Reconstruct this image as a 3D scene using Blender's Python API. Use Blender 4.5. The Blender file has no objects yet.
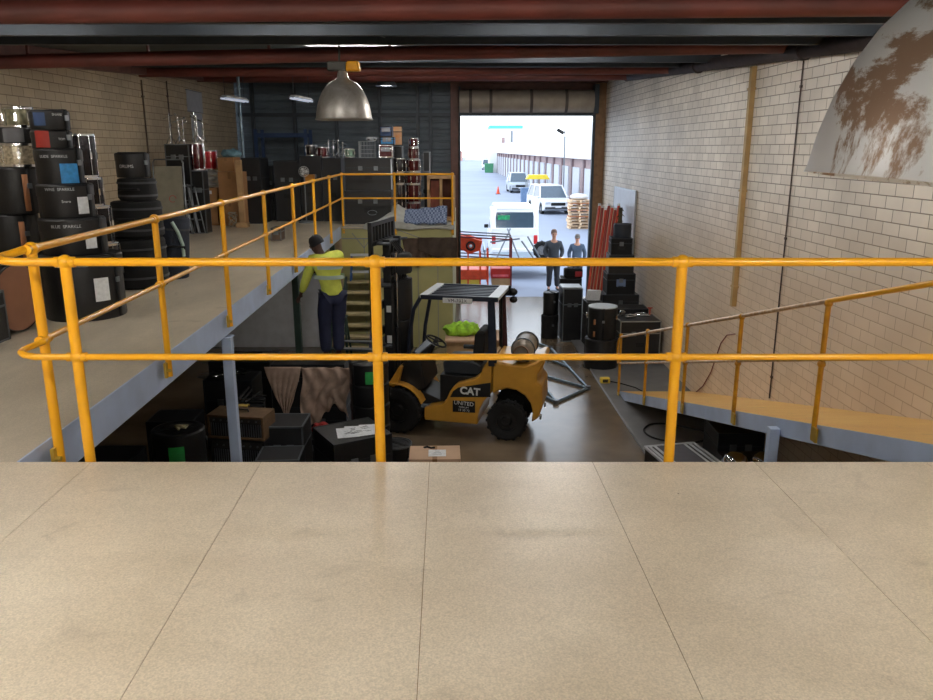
import bpy, bmesh, math, random
from mathutils import Vector, Matrix, Euler
random.seed(7)
sc = bpy.context.scene
COL = sc.collection
PI = math.pi
R = math.radians
F = 780.0; PITCH = R(14.45); EYE = Vector((0, 0, 4.26))
CP, SP = math.cos(PITCH), math.sin(PITCH)
SK = 0.0249            # the hall runs 1.4 degrees off the front edge of the deck
HALL = math.atan(SK)
DZ = 2.66              # deck height

# ------------------------------------------------------------------ calculators for distances read off the photograph
def ray(x, y):
    a = (x-466.5)/F; b = (350-y)/F
    return Vector((a, CP+b*SP, -SP+b*CP))
def aY(x, y, Y):
    r = ray(x, y); return EYE + r*(Y/r.y)
def aZ(x, y, z):
    r = ray(x, y); return EYE + r*((z-EYE.z)/r.z)
def xleft(Y): return -2.264-SK*Y       # edge of the side mezzanine
def xrail(Y): return -2.211-SK*Y
def xwr(Y): return 4.38-SK*Y           # side walls
def xwl(Y): return -5.80-SK*Y
def xramp(Y): return 3.07-SK*Y
def zroof(Y): return 5.02+.053*Y
def zramp(Y): return max(0.0, (13.55-Y)*.274)

# ------------------------------------------------------------------ materials
def lin(c):
    return tuple(((v/255)/12.92 if v/255 <= .04045 else ((v/255+.055)/1.055)**2.4) for v in c)
MATS = {}
def mat(name, col, rough=.6, metal=0, var=.12, scale=6, bump=0, bscale=60, spec=.5, col2=None, coat=0, emit=0, alpha=1, trans=0):
    if name in MATS: return MATS[name]
    m = bpy.data.materials.new(name); m.use_nodes = True
    n = m.node_tree.nodes; l = m.node_tree.links; b = n['Principled BSDF']
    c = lin(col)
    b.inputs['Roughness'].default_value = rough; b.inputs['Metallic'].default_value = metal
    b.inputs['Specular IOR Level'].default_value = spec
    if coat: b.inputs['Coat Weight'].default_value = coat
    if trans: b.inputs['Transmission Weight'].default_value = trans
    tc = n.new('ShaderNodeTexCoord')
    if var or col2:
        ns = n.new('ShaderNodeTexNoise'); ns.inputs['Scale'].default_value = scale; ns.inputs['Detail'].default_value = 5
        l.new(tc.outputs['Object'], ns.inputs['Vector'])
        cr = n.new('ShaderNodeValToRGB'); cr.color_ramp.elements[0].position = .3; cr.color_ramp.elements[1].position = .7
        c2 = lin(col2) if col2 else tuple(v*(1-var*1.6) for v in c)
        c1 = c if col2 else tuple(min(1, v*(1+var)) for v in c)
        cr.color_ramp.elements[0].color = (*c2, 1); cr.color_ramp.elements[1].color = (*c1, 1)
        l.new(ns.outputs['Fac'], cr.inputs['Fac']); l.new(cr.outputs['Color'], b.inputs['Base Color'])
    else:
        b.inputs['Base Color'].default_value = (*c, 1)
    if bump:
        nb = n.new('ShaderNodeTexNoise'); nb.inputs['Scale'].default_value = bscale; nb.inputs['Detail'].default_value = 4
        l.new(tc.outputs['Object'], nb.inputs['Vector'])
        bp = n.new('ShaderNodeBump'); bp.inputs['Strength'].default_value = bump; bp.inputs['Distance'].default_value = .01
        l.new(nb.outputs['Fac'], bp.inputs['Height']); l.new(bp.outputs['Normal'], b.inputs['Normal'])
    if emit:
        b.inputs['Emission Color'].default_value = (*c, 1); b.inputs['Emission Strength'].default_value = emit
    MATS[name] = m
    return m
def nd(m): return m.node_tree.nodes, m.node_tree.links, m.node_tree.nodes['Principled BSDF']

def brick_mat(name, c1, c2, mortar, bw, bh, axis_rot):
    m = bpy.data.materials.new(name); m.use_nodes = True; n, l, b = nd(m)
    tc = n.new('ShaderNodeTexCoord'); sx = n.new('ShaderNodeSeparateXYZ'); cx = n.new('ShaderNodeCombineXYZ')
    l.new(tc.outputs['Object'], sx.inputs[0]); l.new(sx.outputs['Y'], cx.inputs['X']); l.new(sx.outputs['Z'], cx.inputs['Y'])
    br = n.new('ShaderNodeTexBrick'); l.new(cx.outputs[0], br.inputs['Vector'])
    br.inputs['Scale'].default_value = 1; br.inputs['Brick Width'].default_value = bw; br.inputs['Row Height'].default_value = bh
    br.inputs['Mortar Size'].default_value = .006; br.inputs['Mortar Smooth'].default_value = .3
    br.inputs['Color1'].default_value = (*lin(c1), 1); br.inputs['Color2'].default_value = (*lin(c2), 1)
    br.inputs['Mortar'].default_value = (*lin(mortar), 1); br.inputs['Bias'].default_value = -.2
    ns = n.new('ShaderNodeTexNoise'); ns.inputs['Scale'].default_value = .9; ns.inputs['Detail'].default_value = 6
    l.new(tc.outputs['Object'], ns.inputs['Vector'])
    mr = n.new('ShaderNodeMapRange'); mr.inputs['To Min'].default_value = .78; mr.inputs['To Max'].default_value = 1.12
    mr.inputs['From Min'].default_value = .3; mr.inputs['From Max'].default_value = .7
    l.new(ns.outputs['Fac'], mr.inputs['Value'])
    mx = n.new('ShaderNodeMix'); mx.data_type = 'RGBA'; mx.blend_type = 'MULTIPLY'; mx.inputs['Factor'].default_value = 1
    l.new(br.outputs['Color'], mx.inputs['A']); l.new(mr.outputs[0], mx.inputs['B'])
    # tanner colour blended over bricks and joints towards the lower part of the wall
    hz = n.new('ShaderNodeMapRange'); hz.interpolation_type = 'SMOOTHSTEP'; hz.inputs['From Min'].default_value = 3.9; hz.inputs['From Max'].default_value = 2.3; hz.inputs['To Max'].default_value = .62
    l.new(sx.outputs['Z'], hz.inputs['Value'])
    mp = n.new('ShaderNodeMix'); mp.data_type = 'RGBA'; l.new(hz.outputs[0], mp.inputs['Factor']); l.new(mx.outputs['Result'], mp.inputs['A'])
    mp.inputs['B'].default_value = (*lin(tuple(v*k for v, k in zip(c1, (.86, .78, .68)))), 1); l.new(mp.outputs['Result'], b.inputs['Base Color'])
    bp = n.new('ShaderNodeBump'); bp.inputs['Strength'].default_value = .5; bp.inputs['Distance'].default_value = .006; bp.invert = True
    l.new(br.outputs['Fac'], bp.inputs['Height']); l.new(bp.outputs['Normal'], b.inputs['Normal'])
    b.inputs['Roughness'].default_value = .5
    return m

def deck_mat(name, c1, c2, seams=(), seamcol=(120, 95, 60), streak=False):
    m = bpy.data.materials.new(name); m.use_nodes = True; n, l, b = nd(m)
    tc = n.new('ShaderNodeTexCoord')
    a = n.new('ShaderNodeTexNoise'); a.inputs['Scale'].default_value = 140; a.inputs['Detail'].default_value = 3
    l.new(tc.outputs['Object'], a.inputs['Vector'])
    g = n.new('ShaderNodeTexNoise'); g.inputs['Scale'].default_value = 1.6; g.inputs['Detail'].default_value = 8; g.inputs['Roughness'].default_value = .6
    mp = n.new('ShaderNodeMapping'); mp.inputs['Scale'].default_value = (1, .35 if streak else 1.3, 1)
    l.new(tc.outputs['Object'], mp.inputs['Vector']); l.new(mp.outputs[0], g.inputs['Vector'])
    r1 = n.new('ShaderNodeValToRGB'); r1.color_ramp.elements[0].position = .32; r1.color_ramp.elements[1].position = .68
    r1.color_ramp.elements[0].color = (*lin(c2), 1); r1.color_ramp.elements[1].color = (*lin(c1), 1)
    l.new(g.outputs['Fac'], r1.inputs['Fac'])
    mr = n.new('ShaderNodeMapRange'); mr.inputs['From Min'].default_value = .3; mr.inputs['From Max'].default_value = .7
    mr.inputs['To Min'].default_value = .80; mr.inputs['To Max'].default_value = 1.12
    l.new(a.outputs['Fac'], mr.inputs['Value'])
    mx = n.new('ShaderNodeMix'); mx.data_type = 'RGBA'; mx.blend_type = 'MULTIPLY'; mx.inputs['Factor'].default_value = 1
    l.new(r1.outputs['Color'], mx.inputs['A']); l.new(mr.outputs[0], mx.inputs['B'])
    # a few dark specks
    sp = n.new('ShaderNodeTexVoronoi'); sp.inputs['Scale'].default_value = 2.3; l.new(tc.outputs['Object'], sp.inputs['Vector'])
    lt = n.new('ShaderNodeMath'); lt.operation = 'LESS_THAN'; lt.inputs[1].default_value = .012; l.new(sp.outputs['Distance'], lt.inputs[0])
    m2 = n.new('ShaderNodeMix'); m2.data_type = 'RGBA'; l.new(lt.outputs[0], m2.inputs['Factor'])
    l.new(mx.outputs['Result'], m2.inputs['A']); m2.inputs['B'].default_value = (*lin((70, 55, 40)), 1)
    # scuff marks
    sc_ = n.new('ShaderNodeTexNoise'); sc_.inputs['Scale'].default_value = 3.1; sc_.inputs['Detail'].default_value = 9; sc_.inputs['Distortion'].default_value = 1.2
    l.new(tc.outputs['Object'], sc_.inputs['Vector'])
    sr = n.new('ShaderNodeMapRange'); sr.inputs['From Min'].default_value = .62; sr.inputs['From Max'].default_value = .78; sr.inputs['To Max'].default_value = .35
    l.new(sc_.outputs['Fac'], sr.inputs['Value'])
    m3 = n.new('ShaderNodeMix'); m3.data_type = 'RGBA'; l.new(sr.outputs[0], m3.inputs['Factor'])
    l.new(m2.outputs['Result'], m3.inputs['A']); m3.inputs['B'].default_value = (*lin((118, 102, 84)), 1)
    l.new(m3.outputs['Result'], b.inputs['Base Color'])
    b.inputs['Roughness'].default_value = .34; b.inputs['Specular IOR Level'].default_value = .45
    return m

# ------------------------------------------------------------------ mesh helper
class MB:
    def __init__(s): s.bm = bmesh.new()
    def _v(s, pts): return [s.bm.verts.new(p) for p in pts]
    def box(s, c, size, rot=None, taper=1.0):
        x, y, z = (v/2 for v in size); M = (Euler(rot).to_matrix() if rot else Matrix.Identity(3)); c = Vector(c)
        vs = []
        for dz in (-z, z):
            t = taper if dz > 0 else 1
            for dx, dy in ((-x, -y), (x, -y), (x, y), (-x, y)): vs.append(s.bm.verts.new(c + M @ Vector((dx*t, dy*t, dz))))
        for f in ((3, 2, 1, 0), (4, 5, 6, 7), (0, 1, 5, 4), (1, 2, 6, 5), (2, 3, 7, 6), (3, 0, 4, 7)): s.bm.faces.new([vs[i] for i in f])
        return s
    def bb(s, x0, x1, y0, y1, z0, z1): return s.box(((x0+x1)/2, (y0+y1)/2, (z0+z1)/2), (abs(x1-x0), abs(y1-y0), abs(z1-z0)))
    def cyl(s, p0, p1, r0, r1=None, seg=16, cap=True):
        p0, p1 = Vector(p0), Vector(p1); r1 = r0 if r1 is None else r1
        d = (p1-p0).normalized(); q = d.to_track_quat('Z', 'Y').to_matrix()
        a = []; b = []
        for i in range(seg):
            t = 2*PI*i/seg; v = q @ Vector((math.cos(t), math.sin(t), 0))
            a.append(s.bm.verts.new(p0+v*r0)); b.append(s.bm.verts.new(p1+v*r1))
        for i in range(seg):
            j = (i+1) % seg; s.bm.faces.new((a[i], a[j], b[j], b[i]))
        if cap: s.bm.faces.new(a[::-1]); s.bm.faces.new(b)
        return s
    def lathe(s, prof, o=(0, 0, 0), seg=32, M=None, a0=0, a1=2*PI):
        o = Vector(o); M = M or Matrix.Identity(3); full = abs(a1-a0-2*PI) < 1e-4
        n = seg if full else seg+1; rings = []
        for r, z in prof:
            if r < 1e-6: rings.append([s.bm.verts.new(o + M @ Vector((0, 0, z)))]); continue
            rings.append([s.bm.verts.new(o + M @ Vector((r*math.cos(a0+(a1-a0)*i/seg), r*math.sin(a0+(a1-a0)*i/seg), z))) for i in range(n)])
        for A, B in zip(rings, rings[1:]):
            for i in range(seg):
                j = (i+1) % n
                if len(A) == 1 and len(B) == 1: continue
                if len(A) == 1: s.bm.faces.new((A[0], B[j], B[i]))
                elif len(B) == 1: s.bm.faces.new((A[i], A[j], B[0]))
                else: s.bm.faces.new((A[i], A[j], B[j], B[i]))
        return s
    def tube(s, pts, r, seg=12, closed=False, cap=True):
        pts = [Vector(p) for p in pts]; n = len(pts); rings = []; up = None
        for i, p in enumerate(pts):
            if closed: d = (pts[(i+1) % n]-pts[i-1]).normalized()
            else:
                d = Vector((0, 0, 0))
                if i > 0: d += (p-pts[i-1]).normalized()
                if i < n-1: d += (pts[i+1]-p).normalized()
                d.normalize()
            if up is None: up = Vector((0, 0, 1)) if abs(d.z) < .9 else Vector((1, 0, 0))
            x = up.cross(d)
            if x.length < 1e-4: x = Vector((1, 0, 0)).cross(d)
            x.normalize(); y = d.cross(x).normalized(); up = y
            rr = r[i] if isinstance(r, (list, tuple)) else r
            rings.append([s.bm.verts.new(p + x*rr*math.cos(2*PI*k/seg) + y*rr*math.sin(2*PI*k/seg)) for k in range(seg)])
        for i in range(n if closed else n-1):
            A, B = rings[i], rings[(i+1) % n]
            for k in range(seg): s.bm.faces.new((A[k], A[(k+1) % seg], B[(k+1) % seg], B[k]))
        if not closed and cap: s.bm.faces.new(rings[0][::-1]); s.bm.faces.new(rings[-1])
        return s
    def prism(s, poly, a, b, ax='y'):
        # poly in the plane across axis ax; ax y: (x,z); ax x: (y,z); ax z: (x,y)
        def P(u, v, w): return {'y': (u, w, v), 'x': (w, u, v), 'z': (u, v, w)}[ax]
        A = s._v([P(u, v, a) for u, v in poly]); B = s._v([P(u, v, b) for u, v in poly]); n = len(poly)
        s.bm.faces.new(A); s.bm.faces.new(B[::-1])
        for i in range(n): s.bm.faces.new((A[i], B[i], B[(i+1) % n], A[(i+1) % n]))
        return s
    def sphere(s, c, r, sc3=(1, 1, 1), seg=20):
        ret = bmesh.ops.create_uvsphere(s.bm, u_segments=seg, v_segments=seg//2+2, radius=r)
        for v in ret['verts']: v.co = Vector((v.co.x*sc3[0], v.co.y*sc3[1], v.co.z*sc3[2])) + Vector(c)
        return s
    def grid(s, f, nu, nv):
        V = [[s.bm.verts.new(f(i/nu, j/nv)) for j in range(nv+1)] for i in range(nu+1)]
        for i in range(nu):
            for j in range(nv): s.bm.faces.new((V[i][j], V[i+1][j], V[i+1][j+1], V[i][j+1]))
        return s
    def build(s, name, m, parent=None, bevel=0, smooth=True, solid=0, weld=False, off=0, seg=2):
        if weld: bmesh.ops.remove_doubles(s.bm, verts=s.bm.verts, dist=1e-4)
        bmesh.ops.recalc_face_normals(s.bm, faces=s.bm.faces)
        me = bpy.data.meshes.new(name); s.bm.to_mesh(me); s.bm.free()
        me.materials.append(m)
        if smooth:
            for p in me.polygons: p.use_smooth = True
            try: me.set_sharp_from_angle(angle=R(38))
            except Exception: pass
        o = bpy.data.objects.new(name, me); COL.objects.link(o)
        if parent: o.parent = parent
        if bevel:
            b = o.modifiers.new('b', 'BEVEL'); b.width = bevel; b.segments = seg; b.limit_method = 'ANGLE'; b.angle_limit = R(40)
        if solid:
            d = o.modifiers.new('s', 'SOLIDIFY'); d.thickness = solid; d.offset = off
        return o

def tag(o, label=None, cat=None, group=None, kind=None):
    if label: o['label'] = label
    if cat: o['category'] = cat
    if group: o['group'] = group
    if kind: o['kind'] = kind
    return o
def thing(name, label, cat, loc=(0, 0, 0), rz=0, group=None, rot=None):
    o = bpy.data.objects.new(name, None); COL.objects.link(o); o.empty_display_size = .1
    o.location = loc; o.rotation_euler = rot or (0, 0, rz)
    return tag(o, label, cat, group)
def struct(name, mb, m, **k):
    o = mb.build(name, m, **k); o['kind'] = 'structure'; return o
def copy_tree(o, parent=None):
    c = o.copy(); COL.objects.link(c); c.parent = parent
    for ch in list(o.children): copy_tree(ch, c)
    return c
def retag(o, label, loc=None, rz=None, scale=None, group=None):
    o['label'] = label
    if loc is not None: o.location = loc
    if rz is not None: o.rotation_euler.z = rz
    if scale: o.scale = scale
    if group: o['group'] = group
    return o
def text(s, size, M, m, parent, name='lettering', wrap=None, depth=.002, label=None, spacing=1.0, bold=0):
    cu = bpy.data.curves.new('t', 'FONT'); cu.body = s; cu.size = size; cu.align_x = 'CENTER'; cu.align_y = 'CENTER'; cu.extrude = depth
    cu.space_character = spacing; cu.offset = bold
    to = bpy.data.objects.new('t', cu); COL.objects.link(to)
    dg = bpy.context.evaluated_depsgraph_get(); me = bpy.data.meshes.new_from_object(to.evaluated_get(dg))
    bpy.data.objects.remove(to)
    for v in me.vertices:
        if wrap:                      # bend around a drum of this radius, facing phi; M then gives only the height
            r, phi, z = wrap; a = phi + v.co.x/r
            v.co = Vector(((r+v.co.z)*math.cos(a), (r+v.co.z)*math.sin(a), z+v.co.y))
        else: v.co = M @ v.co
    me.materials.clear(); me.materials.append(m)
    o = bpy.data.objects.new(name, me); COL.objects.link(o); o.parent = parent
    if label: o['label'] = label
    return o
def patch(r, phi, w, z0, z1, seg=8, t=.003):
    """label paper wrapped on a round case"""
    mb = MB(); a = w/2/r
    mb.grid(lambda u, v: Vector(((r+t)*math.cos(phi-a+2*a*u), (r+t)*math.sin(phi-a+2*a*u), z0+(z1-z0)*v)), seg, 1)
    return mb

# ------------------------------------------------------------------ palette
YEL = mat('yellow_paint', (242, 174, 30), .3, var=.05, scale=2.5, coat=.2)
YELR = mat('yellow_paint_worn', (214, 152, 30), .38, var=.15, scale=12, col2=(176, 120, 28))
RAILW = mat('worn_rail_metal', (214, 190, 165), .35, .3, var=.15, scale=14, col2=(190, 140, 70))
BLUEST = mat('blue_grey_steel_paint', (184, 200, 228), .5, var=.08, scale=3)
BLACK = mat('black_fibre', (15, 16, 19), .45, var=.2, scale=9, bump=.2, bscale=40)
BLACKF = mat('black_fabric', (13, 14, 17), .9, var=.25, scale=8, bump=.5, bscale=90)
NAVY = mat('dark_blue_bag', (30, 38, 52), .8, var=.25, scale=8, bump=.4, bscale=60)
RUB = mat('rubber', (14, 14, 15), .75, var=.2, scale=20, bump=.3)
CHROME = mat('chrome', (215, 218, 222), .16, 1, var=.05)
ALU = mat('aluminium_edge', (175, 180, 186), .35, .8, var=.08)
STEEL = mat('dull_steel', (120, 125, 130), .4, .8, var=.15)
WHITE = mat('white_paper', (225, 228, 232), .7, var=.08, scale=30)
WHITEP = mat('white_paint', (222, 224, 224), .4, var=.04)
BLUEL = mat('blue_label', (50, 140, 205), .5, var=.15, scale=25)
BLUED = mat('dark_blue_label', (38, 62, 100), .6, var=.1)
GREENL = mat('green_label', (38, 150, 70), .6, var=.1, scale=25)
REDL = mat('red_label', (150, 40, 26), .6, var=.1)
BRNL = mat('leather_strap', (150, 98, 60), .7, var=.15)
CARD = mat('cardboard', (168, 124, 82), .8, var=.1, scale=4, bump=.1)
CARDL = mat('pale_cardboard', (196, 164, 136), .8, var=.06, scale=4, bump=.1)
TAPE = mat('brown_tape', (140, 100, 60), .4, var=.05)
SKIN = mat('skin_pale', (200, 150, 125), .6, var=.06)
SKIND = mat('skin_dark', (70, 42, 32), .55, var=.06)
ORANGE = mat('orange_paint', (226, 78, 38), .45, var=.12, scale=6)
REDSP = mat('red_sparkle', (74, 13, 17), .25, .3, var=.3, scale=60)
REDD = mat('red_drum', (178, 26, 36), .3, .1, var=.1)
BLKSP = mat('black_sparkle', (38, 34, 38), .25, .5, var=.5, scale=90)
SILSP = mat('silver_sparkle', (176, 164, 140), .3, .5, var=.35, scale=40)
OLVSP = mat('olive_silver_shell', (120, 116, 92), .3, .5, var=.3, scale=20)
HEADW = mat('drum_skin', (205, 214, 222), .5, var=.05)
HEADB = mat('brown_drum_skin', (150, 104, 78), .55, var=.1, scale=3)
WOOD = mat('raw_wood', (186, 150, 106), .7, var=.15, scale=5, bump=.1)
REDST = mat('red_oxide_beam', (116, 56, 48), .55, var=.2, scale=2.5, col2=(86, 44, 38))
REDPOLE = mat('red_pole', (196, 62, 34), .4, var=.1)
CATY = mat('forklift_yellow', (196, 144, 52), .38, var=.08, scale=5, coat=.2)
CATB = mat('forklift_black', (15, 16, 18), .45, var=.1)
GUARD = mat('forklift_guard_blue_black', (34, 40, 54), .4, .2, var=.1)
SILVER = mat('forklift_silver', (196, 200, 205), .4, .3, var=.06)
VINYL = mat('seat_vinyl', (44, 50, 56), .4, var=.1)
GREY = mat('grey_paint', (125, 130, 135), .55, var=.08)
GALV = mat('galvanised', (130, 150, 165), .35, .7, var=.15, scale=12)
BLUEP = mat('blue_frame_paint', (44, 84, 140), .45, var=.1)
HIVIS = mat('hi_vis_yellow', (204, 212, 88), .8, var=.1, scale=12, bump=.3, bscale=20)
REFL = mat('reflective_tape', (170, 190, 180), .4, var=.05)
NAVYC = mat('navy_trousers', (28, 34, 62), .85, var=.12, bump=.3, bscale=25)
GREYC = mat('dark_grey_jacket', (62, 68, 76), .85, var=.12, bump=.3, bscale=25)
BLUEC = mat('slate_blue_jacket', (72, 88, 108), .85, var=.12, bump=.3, bscale=25)
DKC = mat('charcoal_trousers', (48, 48, 54), .85, var=.12)
HAIRK = mat('black_cap_fabric', (20, 20, 24), .85, var=.15)
HAIRG = mat('greying_hair', (120, 96, 84), .8, var=.2, scale=40)
SHOE = mat('dark_shoe', (30, 28, 28), .6, var=.1)
CLOTH = mat('brown_dust_sheet', (172, 148, 132), .9, var=.2, scale=6, bump=.6, bscale=14)
CLOTHD = mat('dark_brown_tarp', (84, 68, 58), .9, var=.25, scale=6, bump=.4, bscale=18)
SHEET = mat('pale_grey_sheet', (176, 178, 172), .85, var=.1, scale=5, bump=.2, bscale=14)
GLASS = mat('dark_car_glass', (60, 78, 92), .12, 0, var=.05, spec=.8)
CARW = mat('white_car_paint', (232, 234, 236), .3, var=.02, coat=.5)
LAMPR = mat('tail_lamp', (190, 40, 40), .3, var=.05)
GREEND = mat('dark_green_paint', (44, 64, 56), .5, var=.15)
YELBOX = mat('yellow_plastic', (228, 200, 70), .5, var=.05)
HIGREEN = mat('lime_green_fabric', (150, 200, 50), .8, var=.3, scale=10, bump=.6, bscale=15)

# shade of the near lamp: brown lacquer, worn through to silver in patches
def lamp_mat(name, base, bare, lo, hi, scale):
    m = bpy.data.materials.new(name); m.use_nodes = True; n, l, b = nd(m)
    tc = n.new('ShaderNodeTexCoord'); ns = n.new('ShaderNodeTexNoise'); ns.inputs['Scale'].default_value = scale
    ns.inputs['Detail'].default_value = 10; ns.inputs['Roughness'].default_value = .7; ns.inputs['Distortion'].default_value = .6
    l.new(tc.outputs['Object'], ns.inputs['Vector'])
    cr = n.new('ShaderNodeValToRGB'); e = cr.color_ramp.elements
    e[0].position = lo; e[1].position = hi; e[0].color = (*lin(base), 1); e[1].color = (*lin(bare), 1)
    l.new(ns.outputs['Fac'], cr.inputs['Fac']); l.new(cr.outputs['Color'], b.inputs['Base Color'])
    b.inputs['Roughness'].default_value = .38; b.inputs['Metallic'].default_value = .35
    bp = n.new('ShaderNodeBump'); bp.inputs['Strength'].default_value = .5; bp.inputs['Distance'].default_value = .004
    l.new(ns.outputs['Fac'], bp.inputs['Height']); l.new(bp.outputs['Normal'], b.inputs['Normal'])
    return m
LSHADE = lamp_mat('worn_brown_lamp_lacquer', (156, 128, 108), (238, 238, 240), .435, .475, 2.6)
LSHADE2 = lamp_mat('dull_aluminium_lamp', (158, 152, 142), (196, 194, 190), .35, .7, 5)
LSHADE2.node_tree.nodes['Principled BSDF'].inputs['Metallic'].default_value = .6

# ================================================================== SETTING
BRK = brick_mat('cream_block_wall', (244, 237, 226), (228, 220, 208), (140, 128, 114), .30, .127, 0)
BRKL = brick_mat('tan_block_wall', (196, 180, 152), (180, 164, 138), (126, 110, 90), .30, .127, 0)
DECKM = deck_mat('chipboard_deck', (222, 208, 186), (203, 188, 165))
MEZZM = deck_mat('mezzanine_chipboard', (218, 205, 182), (182, 170, 150), streak=True)
RAMPM = deck_mat('ramp_board', (255, 208, 116), (242, 186, 96))
CONC = mat('worn_concrete', (124, 108, 88), .22, var=.2, scale=1.3, bump=.06, bscale=9, col2=(96, 84, 70), spec=.7)
CONC2 = mat('pale_concrete_strip', (128, 128, 128), .4, var=.2, scale=2, bump=.1, bscale=20, col2=(104, 104, 106))
ASPH = mat('road_surface', (142, 150, 166), .8, var=.06, scale=.15)
ROOFM = mat('dark_roof_sheet', (52, 60, 62), .45, .4, var=.15, scale=2)
FARW = mat('grey_steel_cladding', (96, 108, 118), .5, .1, var=.15, scale=1.5)
GIRT = mat('grey_girt', (60, 68, 76), .5, .3, var=.1)
REDCOL = mat('brown_red_column', (112, 76, 66), .5, var=.15)
PILLAR = mat('brown_brick_pillar', (150, 116, 84), .7, var=.15, scale=8, bump=.3)
OLIVE = mat('pale_olive_panel', (168, 164, 112), .55, var=.08, scale=2)
GREYWALL = mat('pale_grey_panel', (236, 240, 246), .6, var=.05)
BEIGEW = mat('beige_panel', (170, 150, 122), .7, var=.1)
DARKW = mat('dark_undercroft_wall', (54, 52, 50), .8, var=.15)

# floor of the hall, the pale strip with its step, the road outside
struct('floor', MB().bb(-7.6, 4.9, -6.3, 22.9, -.2, 0), CONC)
mb = MB(); mb.prism([(2.73, 4), (2.335, 19.6), (4.1, 19.6), (4.4, 4)], -.05, .035, 'z'); struct('floor_strip', mb, CONC2, bevel=.012)
struct('ground_outside', MB().bb(-60, 60, 22.9, 420, -.3, -.03), ASPH)

# chipboard deck: boards with open joints
mb = MB(); js = [-7.5, -4.68, -3.78, -2.88, -1.98, -1.085, -.195, .665, 1.52, 2.42, 3.32, 4.5]
for a, b in zip(js, js[1:]):
    for y0, y1 in ((-6.2, -2.6), (-2.6, 1.0), (1.0, 3.84)):
        sh = lambda x, y: (x+SK*(3.84-y), y)
        g = .0013; gy = .0002
        mb.prism([sh(a+g, y0+gy), sh(b-g, y0+gy), sh(b-g, y1-(gy if y1 < 3.8 else 0)), sh(a+g, y1-(gy if y1 < 3.8 else 0))], DZ-.003, DZ, 'z')
struct('deck_floor', mb, DECKM, smooth=False)
mb = MB(); mb.prism([(-6.2, -6.2), (4.6, -6.2), (4.3, 3.835), (-6.0, 3.835)], DZ-.03, DZ-.0035, 'z')
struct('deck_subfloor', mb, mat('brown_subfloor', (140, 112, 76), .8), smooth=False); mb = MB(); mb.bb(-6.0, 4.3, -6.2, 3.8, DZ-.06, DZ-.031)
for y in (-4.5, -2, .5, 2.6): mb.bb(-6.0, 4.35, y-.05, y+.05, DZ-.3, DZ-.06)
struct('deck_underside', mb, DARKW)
mb = MB(); mb.bb(-2.36, 4.26, 3.76, 3.82, DZ-.3, DZ-.031); struct('deck_edge_beam', mb, BLUEST)

# side mezzanine and far platform floors
mb = MB(); mb.prism([(-6.05, 3.843), (xleft(3.843)-.012, 3.843), (xleft(16.75)-.012, 16.75), (-.3, 16.75), (-.3, 22.55), (-6.5, 22.55)], DZ-.04, DZ, 'z')
struct('mezzanine_floor', mb, MEZZM, smooth=False)
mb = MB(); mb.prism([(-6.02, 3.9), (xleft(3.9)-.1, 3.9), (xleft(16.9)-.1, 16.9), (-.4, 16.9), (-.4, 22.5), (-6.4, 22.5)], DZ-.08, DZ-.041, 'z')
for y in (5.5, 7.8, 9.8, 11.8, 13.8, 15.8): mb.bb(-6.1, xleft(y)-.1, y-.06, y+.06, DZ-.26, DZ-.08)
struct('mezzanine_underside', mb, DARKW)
mb = MB()                                     # channel along the mezzanine edge
def hallbox(mb, f, x0, x1, y0, y1, z0, z1):
    mb.prism([(f(y0)+x0, y0), (f(y0)+x1, y0), (f(y1)+x1, y1), (f(y1)+x0, y1)], z0, z1, 'z')
hallbox(mb, xleft, -.012, 0, 3.84, 16.8, DZ-.25, DZ+.004)
hallbox(mb, xleft, -.09, -.012, 3.84, 16.8, DZ-.25, DZ-.235)
hallbox(mb, xleft, -.09, -.012, 3.84, 16.8, DZ-.055, DZ-.041)
struct('mezzanine_edge_beam', mb, BLUEST)
for y, m in ((7.75, BLUEST), (11.85, GREEND), (15.85, GREEND)):
    mb = MB(); x = xleft(y)-(.065 if y > 9 else -.01); mb.bb(x-.05, x+.05, y-.045, y+.045, 0, DZ-.25); mb.bb(x-.1, x+.1, y-.1, y+.1, 0, .012); mb.bb(x-.07, x+.06, y-.07, y+.07, DZ-.262, DZ-.25)
    struct('column', mb, m, bevel=.006)

# ramp along the wall
mb = MB(); ys = [3.86, 13.45]
mb.prism([(3.86, zramp(3.86)-.04), (3.86, zramp(3.86)), (13.5, .012), (13.5, 0)], 0, 1, 'x')
for v in mb.bm.verts: v.co.x = xramp(v.co.y)-.0 if v.co.x < .5 else xwr(v.co.y)-.002
struct('ramp_floor', mb, RAMPM)
mb = MB(); mb.prism([(3.86, zramp(3.86)-.17), (3.86, zramp(3.86)+.006), (13.5, .018), (13.5, 0), (13.0, 0)], 0, 1, 'x')
for v in mb.bm.verts: v.co.x = xramp(v.co.y)+(-.012 if v.co.x < .5 else 0)
struct('ramp_edge_beam', mb, BLUEST)
for y in (6.78,):
    mb = MB(); x = xramp(y)-.07; mb.bb(x-.045, x+.045, y-.045, y+.045, 0, zramp(y)-.08); mb.bb(x-.09, x+.09, y-.09, y+.09, .0, .045)
    struct('ramp_post', mb, BLUEST, bevel=.006)

# walls
def wall_along(name, f0, side, m, y0=-6.3, y1=22.6):
    mb = MB(); t = .22*side
    mb.prism([(y0, 0), (y1, 0), (y1, zroof(y1)+.3), (y0, zroof(y0)+.3)], f0, f0+t, 'x')
    o = struct(name, mb, m, smooth=False); o.rotation_euler.z = HALL; return o
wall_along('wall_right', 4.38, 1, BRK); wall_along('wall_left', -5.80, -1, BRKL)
struct('wall_back', MB().bb(-6.0, 4.7, -6.5, -6.28, 0, 5.3), BEIGEW)
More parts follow.
